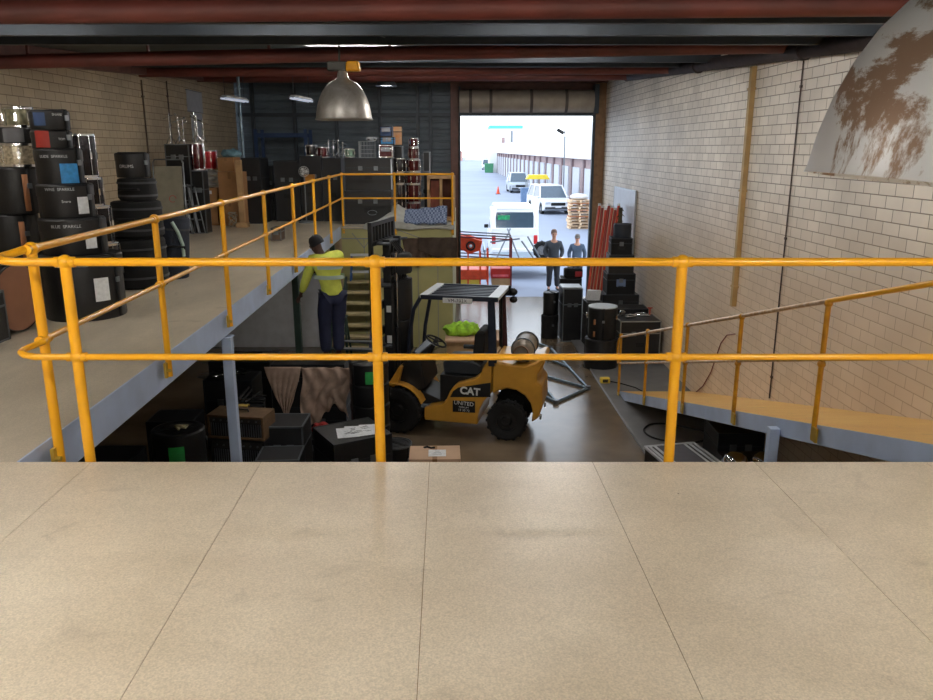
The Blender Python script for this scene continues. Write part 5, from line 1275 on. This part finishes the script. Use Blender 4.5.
# upright rack case with silver front and companions
hard_case(.44, .56, 1.22, 'tall black upright case with silver corner strips by the walkway', (2.38, 17.6, 0), R(4), BLACK, mat('silver_strip', (140, 150, 156), .35, .7), handles=0)
MB().box((2.38, 17.6, 1.235), (.44, .50, .02)).build('pale_lid', SILVER).name = 'flat_board'
o = bpy.data.objects['flat_board']; tag(o, 'flat pale board lying on the tall upright case', 'board')
round_case(.20, .55, 'dark soft round case on the floor at the walkway side of the upright case', (1.93, 17.7, 0), 0, BLACKF, strap=-1.3)
round_case(.18, .52, 'dark round case standing on the soft one beside the upright case', (1.95, 17.75, .553), 0, BLACK, strap=-1.2)
hard_case(.52, .5, 1.25, 'dark case behind the tall upright case, in front of the capped person', (2.52, 18.75, 0), R(-5), BLACKF, EDG)
o = thing('tool_bag', 'black tool bag with red pocket on the dark case near the doorway', 'bag', (2.58, 18.75, 1.254)); MB().bb(-.22, .22, -.14, .14, 0, .22).build('body', BLACKF, o, bevel=.04, seg=3); MB().bb(.03, .20, -.165, -.14, .03, .16).build('red_pocket', mat('red_pocket', (150, 34, 40), .7), o, bevel=.01)
MB().tube([(-.12, 0, .21), (-.10, 0, .30), (.10, 0, .30), (.12, 0, .21)], .014, 8).build('handle', BLACKF, o); MB().sphere((-.08, 0, .24), .07, (1, 1, .5)).build('cloth', mat('grey_rag', (150, 156, 160), .9), o)
hard_case(.33, .5, 1.02, 'black case behind the round topped drum case, under the red poles', (2.785, 16.95, 0), R(3), BLACKF, EDG)
o = thing('white_bucket', 'white sheet of paper folded over the foot of the red poles', 'paper', (2.80, 16.95, 1.022)); MB().box((0, 0, .12), (.30, .05, .24), rot=(.25, .05, .1)).build('sheet', WHITE, o, bevel=.004); o.name = 'folded_paper'
# bundle of red poles leaning
TIP = Vector((3.55, 19.6, 3.02)); 
for k in range(7):
    b = Vector((2.78+.078*k, 18.15+.05*(k % 3), .037)); t = Vector((3.26+.078*k, 19.4+.02*(k % 2), 2.9-.05*(k % 3)))
    o = thing('red_pole', ('red pole nearest the doorway in the leaning bundle', 'second red pole from the doorway in the leaning bundle', 'third red pole from the doorway in the leaning bundle', 'middle red pole of the leaning bundle', 'third red pole from the white board in the bundle', 'second red pole from the white board in the bundle', 'red pole nearest the white board in the leaning bundle')[k], 'pole', b, 0, 'leaning red poles')
    MB().cyl((0, 0, 0), t-b, .034, seg=12).build('tube', REDPOLE if k % 2 == 0 else mat('dark_red_pole', (150, 40, 30), .4, var=.1), o); MB().cyl(t-b, (t-b)*1.02, .036, seg=12).build('end_cap', WHITEP, o)
    MB().cyl(Vector((.036, -.02, 0)), (t-b)+Vector((.036, -.02, 0)), .010, seg=6).build('pale_edge_strip', CARDL, o)
o = thing('umbrella_bundle', 'dark spiky bundle standing between the red poles and the white board', 'bundle', (3.60, 18.45, .036))
rr_ = random.Random(6); MB().cyl((0, 0, 0), (0, 0, 2.9), .045).build('core', mat('olive_dark', (66, 62, 40), .8, var=.3), o)
mb = MB()
for k in range(60):
    z = 1.2+1.7*rr_.random(); a = rr_.uniform(0, 6.28); L = .05+.08*rr_.random(); mb.cyl((.03*math.cos(a), .03*math.sin(a), z), ((.03+L)*math.cos(a)*.7, (.03+L)*math.sin(a)*.7, z-.05), .016, .004, 6)
mb.build('spikes', mat('olive_dark', (66, 62, 40), .8, var=.3), o); o.name = 'spiky_bundle'
# tower of black cases by the wall
z = 0
for i, (w, h, lb) in enumerate(((.84, .62, 'lowest and widest black case in the tower by the white board'), (.80, .52, 'second black case in the tower by the white board'), (.62, .46, 'black case with pale blue label in the tower by the white board'), (.54, .40, 'black case third from the top in the wall tower'), (.46, .36, 'black round edged case second from the top in the wall tower'))):
    o = hard_case(w, .55, h, lb, (3.40-.0*i, 17.2+.02*i, z), R(3-2*i), BLACK if i % 2 else BLACKF, EDG, 'tower of black cases by the pale wall', latch=1)
    if i == 2: MB().box((.0, -.282, .26), (.20, .006, .16)).build('paper_label', mat('blue_grey_label', (110, 130, 166), .6, var=.1), o)
    z += h+.004
round_case(.19, .30, 'round dark blue black case crowning the tower by the white board', (3.42, 17.25, z), .3, mat('dark_blue_case', (34, 42, 54), .5, var=.2))
for k, (x, y, h, lb) in enumerate(((3.45, 16.45, .98, 'low black case between the wall tower and the large road case'),)):
    hard_case(.8, .5, h, lb, (x, y, 0), 0, BLACKF, EDG)
# loose cables on the floor
def cable(label, pts, r, m, name='floor_cable'):
    mb = MB(); P_ = []
    n_ = len(pts)
    for i in range(n_-1):
        p0, p1, p2, p3 = (Vector(pts[max(0, i-1)]), Vector(pts[i]), Vector(pts[i+1]), Vector(pts[min(n_-1, i+2)]))
        for k in range(8):
            t = k/8; P_.append(.5*((2*p1)+(p2-p0)*t+(2*p0-5*p1+4*p2-p3)*t*t+(3*p1-p0-3*p2+p3)*t**3))
    P_.append(Vector(pts[-1])); mb.tube(P_, r, 8); return tag(mb.build(name, m), label, 'cable')
cable('red brown cable snaking on the floor by the upright case', [aZ(x, y, .012) for x, y in ((561, 321), (566, 327), (573, 330), (570, 334), (562, 336), (572, 339), (585, 343), (596, 345))], .011, mat('red_brown_cable', (120, 52, 40), .5))
cable('black cable looped on the pale floor strip under the ramp', [aZ(x, y, .052) for x, y in ((704, 431), (690, 428), (668, 424), (652, 424), (644, 429), (648, 435), (662, 440), (690, 443), (712, 438))], .014, RUB)
# under the ramp: black road case with white bands, chrome bowls
o = thing('road_case', 'black road case with paired white bands on its lid below the ramp', 'case', (2.66, 8.80, 0.035), R(12))
W, D, H_ = .66, .92, .60
MB().bb(-W/2, W/2, -D/2, D/2, 0, H_).build('body', BLACK, o, bevel=.01)
for x in (-.27, -.20, .20, .27): MB().box((x, 0, H_+.003), (.035, D+.01, .008)).build('white_band', SILVER, o)
MB().box((0, 0, H_+.002), (.40, D-.02, .006)).build('grey_lid_panel', mat('grey_lid', (74, 74, 80), .6, var=.1), o)
mb = MB()
for y in (-D/2, D/2): mb.box((0, y, H_), (W+.01, .03, .03))
for x in (-W/2, W/2): mb.box((x, 0, H_), (.03, D+.01, .03))
mb.build('edge_angle', SILVER, o)
for sy in (-1, 1): MB().box((0, sy*(D/2+.01), .35), (.16, .02, .10)).build('handle', STEEL, o)
o = thing('storage_case', 'plain black case beside the banded one below the ramp, under chrome bowls', 'case', (3.38, 8.75, 0.036), 0)
MB().bb(-.28, .32, -.3, .3, 0, .60).build('body', BLACK, o, bevel=.01); MB().bb(-.29, .33, -.31, .31, .48, .495).build('lid_band', EDG, o)
for k, x in enumerate((3.20, 3.55)):
    o = thing('chrome_bowl', ('chrome dome nearest the banded case below the ramp', 'chrome dome nearest the blue grey ramp post')[k], 'bowl', (x, 8.66, .637), 0, 'chrome domes below the ramp')
    MB().lathe([(.15, 0), (.148, .03), (.12, .09), (.07, .125), (0, .135)], seg=28).build('dome', CHROME, o); MB().lathe([(.15, 0), (.165, .004), (.165, .012), (.148, .012)], seg=28).build('rim', STEEL, o)
for k, (x, y, lb) in enumerate(((3.75, 6.6, 'dark case in deep shade behind the ramp post'), (3.6, 9.9, 'dark case in deep shade against the wall under the ramp'))):
    hard_case(.6, .6, .62 if k else .8, lb, (x, y, .036), 0, DK, EDG)
o = thing('hose_coil', 'coil of dark hose beside the ramp post', 'hose', (3.75, 7.3, .036))
mb = MB()
for k in range(4): mb.tube([((.22+.012*k)*math.cos(a), .05*k-.1+.02*math.sin(3*a), .26+(.22+.012*k)*math.sin(a)) for a in [2*PI*q/30 for q in range(30)]], .014, 8, closed=True)
mb.build('coil', mat('dark_hose', (40, 54, 64), .5), o)


# ================================================================== OUTSIDE
SHW = mat('pale_door_panel', (190, 194, 202), .6, var=.06); SHB = mat('brown_pier', (164, 140, 138), .7, var=.1, scale=4)
ROOFW = mat('white_fascia', (235, 236, 238), .5, var=.02)
def xs(Y): return 8.1+SK*(52-Y)
o = thing('warehouse_row', 'long row of brown piered warehouse units along the road outside', 'building', (8.1, 52, -.03))
def qb(y0, y1, x0, x1, z0, z1, mb=None):
    mb = mb or MB(); A = [(xs(y0)-8.1+x0, y0-52), (xs(y0)-8.1+x1, y0-52), (xs(y1)-8.1+x1, y1-52), (xs(y1)-8.1+x0, y1-52)]; return mb.prism(A, z0, z1, 'z')
qb(30, 150, .15, 8, 0, 3.65).build('wall', SHB, o)
y = 31.0; k = 0
while y < 148:
    w1 = 3.0; qb(y, y+w1, .05, .15, 0, 3.0).build('roller_door', SHW, o)
    qb(y+w1+.15, y+w1+.75, -.02, .15, 0, 3.55).build('pier', mat('dark_brown_pier', (140, 120, 122), .7), o)
    if k % 2: qb(y+w1+.8, y+w1+1.5, .08, .15, .9, 2.2).build('window', mat('unit_window', (90, 110, 130), .2), o)
    y += 5.2; k += 1
qb(30, 150, -.35, 8, 3.65, 5.2).build('fascia', ROOFW, o)
qb(36, 38.6, -.42, -.36, 3.0, 3.64).build('sign_board', mat('pale_sign', (200, 220, 226), .5), o)
o = thing('far_building', 'white building with teal stripe at the end of the road', 'building', (7.4, 152, -.03))
MB().bb(-3, 3.2, 0, 12, 0, 8.4).build('wall', ROOFW, o); MB().bb(-3.1, 3.2, -.1, 12, 8.0, 8.6).build('stripe', mat('teal_stripe', (90, 190, 180), .5), o)
MB().bb(-.8, -.2, -.06, 0, .1, 6.4).build('brown_column', SHB, o); MB().bb(.9, 1.3, -.06, 0, .1, 7.6).build('grey_column', GREY, o)
for i, (x, y, w, h, m, lb) in enumerate(((-4.5, 300, 6, 3.2, mat('pink_roof_house', (200, 160, 150), .7), 'small pinkish building on the far horizon'), (3.5, 310, 8, 3.6, ROOFW, 'small white building on the far horizon'))):
    o = thing('far_building', lb, 'building', (x, y, -.03)); MB().bb(-w/2, w/2, 0, 8, 0, h).build('wall', m, o); MB().prism([(-w/2-.4, h), (w/2+.4, h), (0, h+1.2)], -.3, 8.3, 'y').build('roof', m, o)
o = thing('utility_pole', 'slim pole with small floodlight beside the warehouse row', 'pole', (xs(60)-.6, 60, -.03)); MB().cyl((0, 0, 0), (0, 0, 5.6), .05).build('pole', GREY, o); MB().box((-.35, -.1, 5.55), (.55, .35, .22), rot=(0, .5, 0)).build('floodlight', RUB, o)

def car(label, loc, rz, L=4.7, W=1.85, H=1.75, kind='suv', paint=None, name='car', group=None):
    o = thing(name, label, 'car' if name == 'car' else 'vehicle', loc, rz, group); p = paint or CARW; h = L/2
    r = .36
    def arch(cx): return [(cx+r*1.18*math.cos(a), r+r*1.18*math.sin(a)) for a in [R(200-220*k/8) for k in range(9)]]
    fx, rx = h-.92, -h+.95
    if kind == 'suv': top = [(h-.03, .62), (h-.10, .92), (h-1.10, 1.06), (-h+.08, 1.10), (-h+.02, .62)]
    elif kind == 'ute': top = [(h-.03, .62), (h-.10, .95), (h-1.15, 1.08), (-h+.05, 1.12), (-h+.0, .62)]
    else: top = [(h-.02, .6), (h-.08, 1.0), (h-.45, 1.1), (-h+.05, 1.15), (-h+.02, .6)]
    poly = [(-h+.04, .34)]+[q for q in arch(rx)]+[q for q in arch(fx)]+[(h-.05, .34)]+top
    MB().prism(poly, -W/2, W/2, 'y').build('body', p, o, bevel=.05, seg=3)
    g0, g1, t0, t1 = {'suv': (h-1.15, -h+.12, h-1.85, -h+.50), 'ute': (h-1.2, -h+.08, h-1.9, -h+.25), 'van': (h-.5, -h+.06, h-1.0, -h+.12)}[kind]
    mb = MB(); wi, wo = W*.39, W*.485; zb = 1.06
    V8 = [(g1, -wo, zb), (g0, -wo, zb), (g0, wo, zb), (g1, wo, zb), (t1, -wi, H-.06), (t0, -wi, H-.06), (t0, wi, H-.06), (t1, wi, H-.06)]
    vs_ = [mb.bm.verts.new(v) for v in V8]
    for f in ((3, 2, 1, 0), (4, 5, 6, 7), (0, 1, 5, 4), (1, 2, 6, 5), (2, 3, 7, 6), (3, 0, 4, 7)): mb.bm.faces.new([vs_[i] for i in f])
    mb.build('window_glass', GLASS, o, bevel=.03)
    mb = MB(); mb.bb(t1-.03, t0+.03, -wi-.03, wi+.03, H-.08, H)
    for s_ in (-1, 1):
        for a, b in ((g0, t0), ((g0+g1)/2-.1, (t0+t1)/2-.1), (g1, t1)): mb.tube([(a, s_*wo, zb), (b, s_*wi, H-.05)], .05, 8)
        if kind != 'suv': mb.prism([(g1, zb), ((g0+g1)/2-.15, zb), ((t0+t1)/2-.15, H-.05), (t1, H-.05)], s_*wi*.98, s_*wo*1.02, 'y')
    if kind == 'ute':
        mb.bb(t1-.02, t1+.05, -wi, wi, H-.22, H-.02); mb.bb(g1-.05, g1+.06, -wo, wo, zb-.02, zb+.30)
    mb.build('roof', p, o, bevel=.02)
    for s_ in (-1, 1):
        for cx in (fx, rx): wheel(cx, s_*(W/2-.12), r, .22, o, 'wheel', ALU, 14)
        MB().box((h-.07, s_*(W/2-.28), .78), (.10, .36, .16)).build('head_lamp', SILVER, o, bevel=.03)
        MB().box((-h+.05, s_*(W/2-.12), .92), (.10, .15, .34)).build('tail_lamp', LAMPR, o, bevel=.02)
        MB().box((g0-.25, s_*(W/2+.08), 1.10), (.12, .18, .15)).build('door_mirror', p if kind != 'ute' else RUB, o, bevel=.03)
    MB().box((h-.03, 0, .70), (.06, W*.5, .20)).build('grille', RUB, o, bevel=.02); MB().box((h-.02, 0, .44), (.12, W*.92, .16)).build('bumper', mat('dark_bumper', (60, 62, 66), .6), o, bevel=.04)
    MB().box((-h+.0, 0, .50), (.12, W*.92, .18)).build('bumper', p, o, bevel=.04)
    for x in (h+.045, -h-.065): MB().box((x, 0, .52), (.015, .42, .11)).build('number_plate', WHITE, o)
    return o
car('white four wheel drive parked facing us beside the warehouse row', (5.75, 55.5, -.03), R(-90+10), 4.8, 1.98, 1.88)
car('pale grey four wheel drive parked further along the warehouse row', (5.25, 82, -.03), R(-90+4), 4.7, 1.9, 1.95, paint=mat('pale_grey_paint', (176, 184, 192), .35, var=.03))
car('small white van parked far down the road', (4.3, 172, -.03), R(-90), 4.8, 1.9, 2.2, 'van')
o = car('white utility with canopy and green window sticker seen from behind, parked outside', (1.85, 32.6, -.03), R(90), 5.1, 1.85, 2.12, 'ute', name='utility_vehicle')
MB().box((-2.36, .42, 1.68), (.02, .46, .30), rot=(0, -.1, 0)).build('green_sticker', mat('green_sticker', (40, 150, 96), .5, var=.4, scale=12), o)
MB().box((-2.50, 0, 1.32), (.03, 1.5, .05)).build('lift_handle_strip', GREY, o)
# yellow canopy and blue bin
o = thing('canopy', 'small yellow canopy on thin posts behind the parked four wheel drive', 'canopy', (5.6, 63, -.03))
MB().prism([(-.9, 2.0), (.9, 2.0), (.7, 2.32), (-.7, 2.32)], -.7, .7, 'y').build('roof', mat('yellow_canopy', (238, 210, 60), .6, var=.05), o)
for x in (-.85, .85):
    for y_ in (-.65, .65): MB().cyl((x, y_, 0), (x, y_, 2.02), .03, seg=8).build('post', GREY, o)
o = thing('wheelie_bin', 'tall blue grey bin standing beside the yellow canopy', 'bin', (4.4, 60, -.03)); MB().box((0, 0, .69), (.55, .6, 1.38), taper=1.15).build('body', mat('blue_grey_bin', (104, 130, 164), .6), o, bevel=.03); MB().box((0, 0, 1.42), (.68, .74, .08)).build('lid', mat('blue_grey_bin', (104, 130, 164), .6), o, bevel=.02)
o = thing('skip_bin', 'green bin far down the road next to the white van', 'bin', (4.2, 150, -.03)); MB().box((0, 0, .8), (1.5, 1.8, 1.6), taper=1.1).build('body', mat('green_bin', (70, 140, 100), .6), o, bevel=.04); MB().box((0, 0, 1.64), (1.7, 2.0, .1)).build('lid', mat('green_bin', (70, 140, 100), .6), o)
o = thing('traffic_cone', 'small orange cone beside the far parked cars', 'cone', (3.1, 78, -.03)); MB().cyl((0, 0, .04), (0, 0, .75), .18, .03).build('cone', ORANGE, o); MB().bb(-.25, .25, -.25, .25, 0, .04).build('base', RUB, o)
# pallets
z = -.03
for k in range(9):
    o = thing('timber_pallet', ('lowest pallet of the outdoor stack by the warehouse row', 'second pallet from the ground in the outdoor stack', 'third pallet from the ground in the outdoor stack', 'fourth pallet from the ground in the outdoor stack', 'middle pallet of the outdoor stack', 'fourth pallet from the top in the outdoor stack', 'third pallet from the top in the outdoor stack', 'second pallet from the top in the outdoor stack', 'topmost pallet of the outdoor stack under a white sack')[k], 'pallet', (6.25+.03*math.sin(k*2), 44, z), R(4*math.sin(k)), 'outdoor pallet stack')
    PW = mat('pale_pallet_wood', (226, 196, 160), .7, var=.15)
    for x in (-.52, 0, .52): MB().bb(x-.05, x+.05, -.55, .55, .02, .12).build('bearer', PW, o)
    for y_ in (-.48, -.24, 0, .24, .48): MB().bb(-.58, .58, y_-.06, y_+.06, .12, .142).build('deck_board', mat('orange_pallet_wood', (214, 140, 90), .7, var=.15) if k in (3, 5, 7) else PW, o)
    MB().bb(-.58, .58, -.5, .5, 0, .02).build('base_board', PW, o); z += .178
    for ch in o.children: ch.location.z = 0
o = thing('white_sack', 'plump white sack lying on top of the outdoor pallet stack', 'sack', (6.25, 44, z-.03)); MB().sphere((0, 0, .16), .5, (1.05, .9, .34), 20).build('sack', WHITEP, o)
# trailer with upright wheel
o = thing('car_trailer', 'grey flat trailer with ramps standing behind the white utility', 'trailer', (1.70, 27.3, -.03))
MB().bb(-1.1, 1.1, -1.1, 1.1, .58, .66).build('deck', GALV, o, bevel=.01)
for s_ in (-1, 1): wheel(0, s_*1.22, .30, .18, o, 'wheel', ALU, 12).rotation_euler.z = PI/2
for s_ in (-1, 1): MB().tube([(s_*1.08, -1.1, .62), (s_*1.08, -1.1, 1.0), (s_*1.08, 1.1, 1.0), (s_*1.08, 1.1, .62)], .025, 8).build('side_rail', GALV, o)
for a, b in (((-.7, -1.0, .66), (-.2, -.4, 1.65)), ((.1, -1.0, .66), (-.3, -.4, 1.65)), ((.35, -1.0, 1.45), (.8, -.9, .7)), ((.15, -1.0, 1.3), (.6, -.95, .66)), ((-.9, -.9, 1.25), (.1, -.8, 1.35))): MB().tube([a, b], .028, 8).build('ramp_bar', STEEL, o)
MB().tube([(-.2, 1.1, .6), (0, 2.2, .5), (.2, 1.1, .6)], .04, 8).build('drawbar', GALV, o)
t = wheel(0, 0, .30, .18, o, 'spare_wheel', ALU, 12); t.location = (.86, -.75, .665); t['label'] = 'loose spare wheel standing on the deck'
# orange site trolley at the doorway
o = thing('site_trolley', 'orange framed machine with round opening and red rails beside the door column', 'machine', (.55, 24.75, -.03))
mb = MB(); mb.prism([(-.85, 1.72), (-.05, 1.52), (-.12, 1.22), (-.45, 1.10), (-.80, 1.30)], -.35, -.25, 'y'); mb.build('hopper_panel', ORANGE, o, bevel=.02)
mb = MB(); mb.prism([(-.85, 1.72), (-.05, 1.52), (-.12, 1.22), (-.45, 1.10), (-.80, 1.30)], .25, .35, 'y'); mb.build('hopper_panel', ORANGE, o, bevel=.02)
MB().bb(-.80, -.15, -.25, .25, 1.20, 1.50).build('hopper_core', mat('dark_orange_core', (150, 50, 30), .6), o)
M_ = Euler((R(90), 0, 0)).to_matrix(); MB().lathe([(.14, 0), (.15, .06), (.10, .07), (.09, .0)], o=(-.42, -.33, 1.36), seg=24, M=M_).build('ring', RUB, o); MB().sphere((-.42, -.38, 1.36), .05).build('hub_cap', WHITEP, o)
for x in (-.78, -.50, -.12, .12, .85):
    for y_ in (-.4, .4): MB().bb(x-.025, x+.025, y_-.025, y_+.025, .10, 1.62 if x > .5 or x < -.6 else 1.2).build('post', ORANGE if x < .2 else mat('dark_red_frame', (120, 40, 44), .5), o)
for z_, m in ((1.68, STEEL), (1.60, mat('dark_red_frame', (120, 40, 44), .5)), (1.0, STEEL)):
    for y_ in (-.4, .4): MB().tube([(-.8, y_, z_+.05), (.85, y_, z_-.04)], .022, 8).build('rail', m, o)
MB().bb(-.82, .10, -.42, .42, .30, .62).build('lower_body', ORANGE, o, bevel=.04)
MB().bb(.22, .84, -.42, .40, .34, .66).build('battery_box', mat('red_orange_box', (190, 46, 40), .4, var=.1), o, bevel=.03); MB().box((.52, -.44, .44), (.5, .03, .06)).build('pink_bar', mat('pink_red_bar', (230, 110, 120), .4), o)
MB().bb(-.80, -.10, -.40, .40, .14, .30).build('yellow_skirt', YELBOX, o, bevel=.02)
for x in (-.6, .6):
    for y_ in (-.3, .3): MB().cyl((x, y_-.04, .10), (x, y_+.04, .10), .10).build('wheel', RUB, o)
MB().bb(.25, .85, -.4, .4, .12, .34).build('timber_base', WOOD, o)
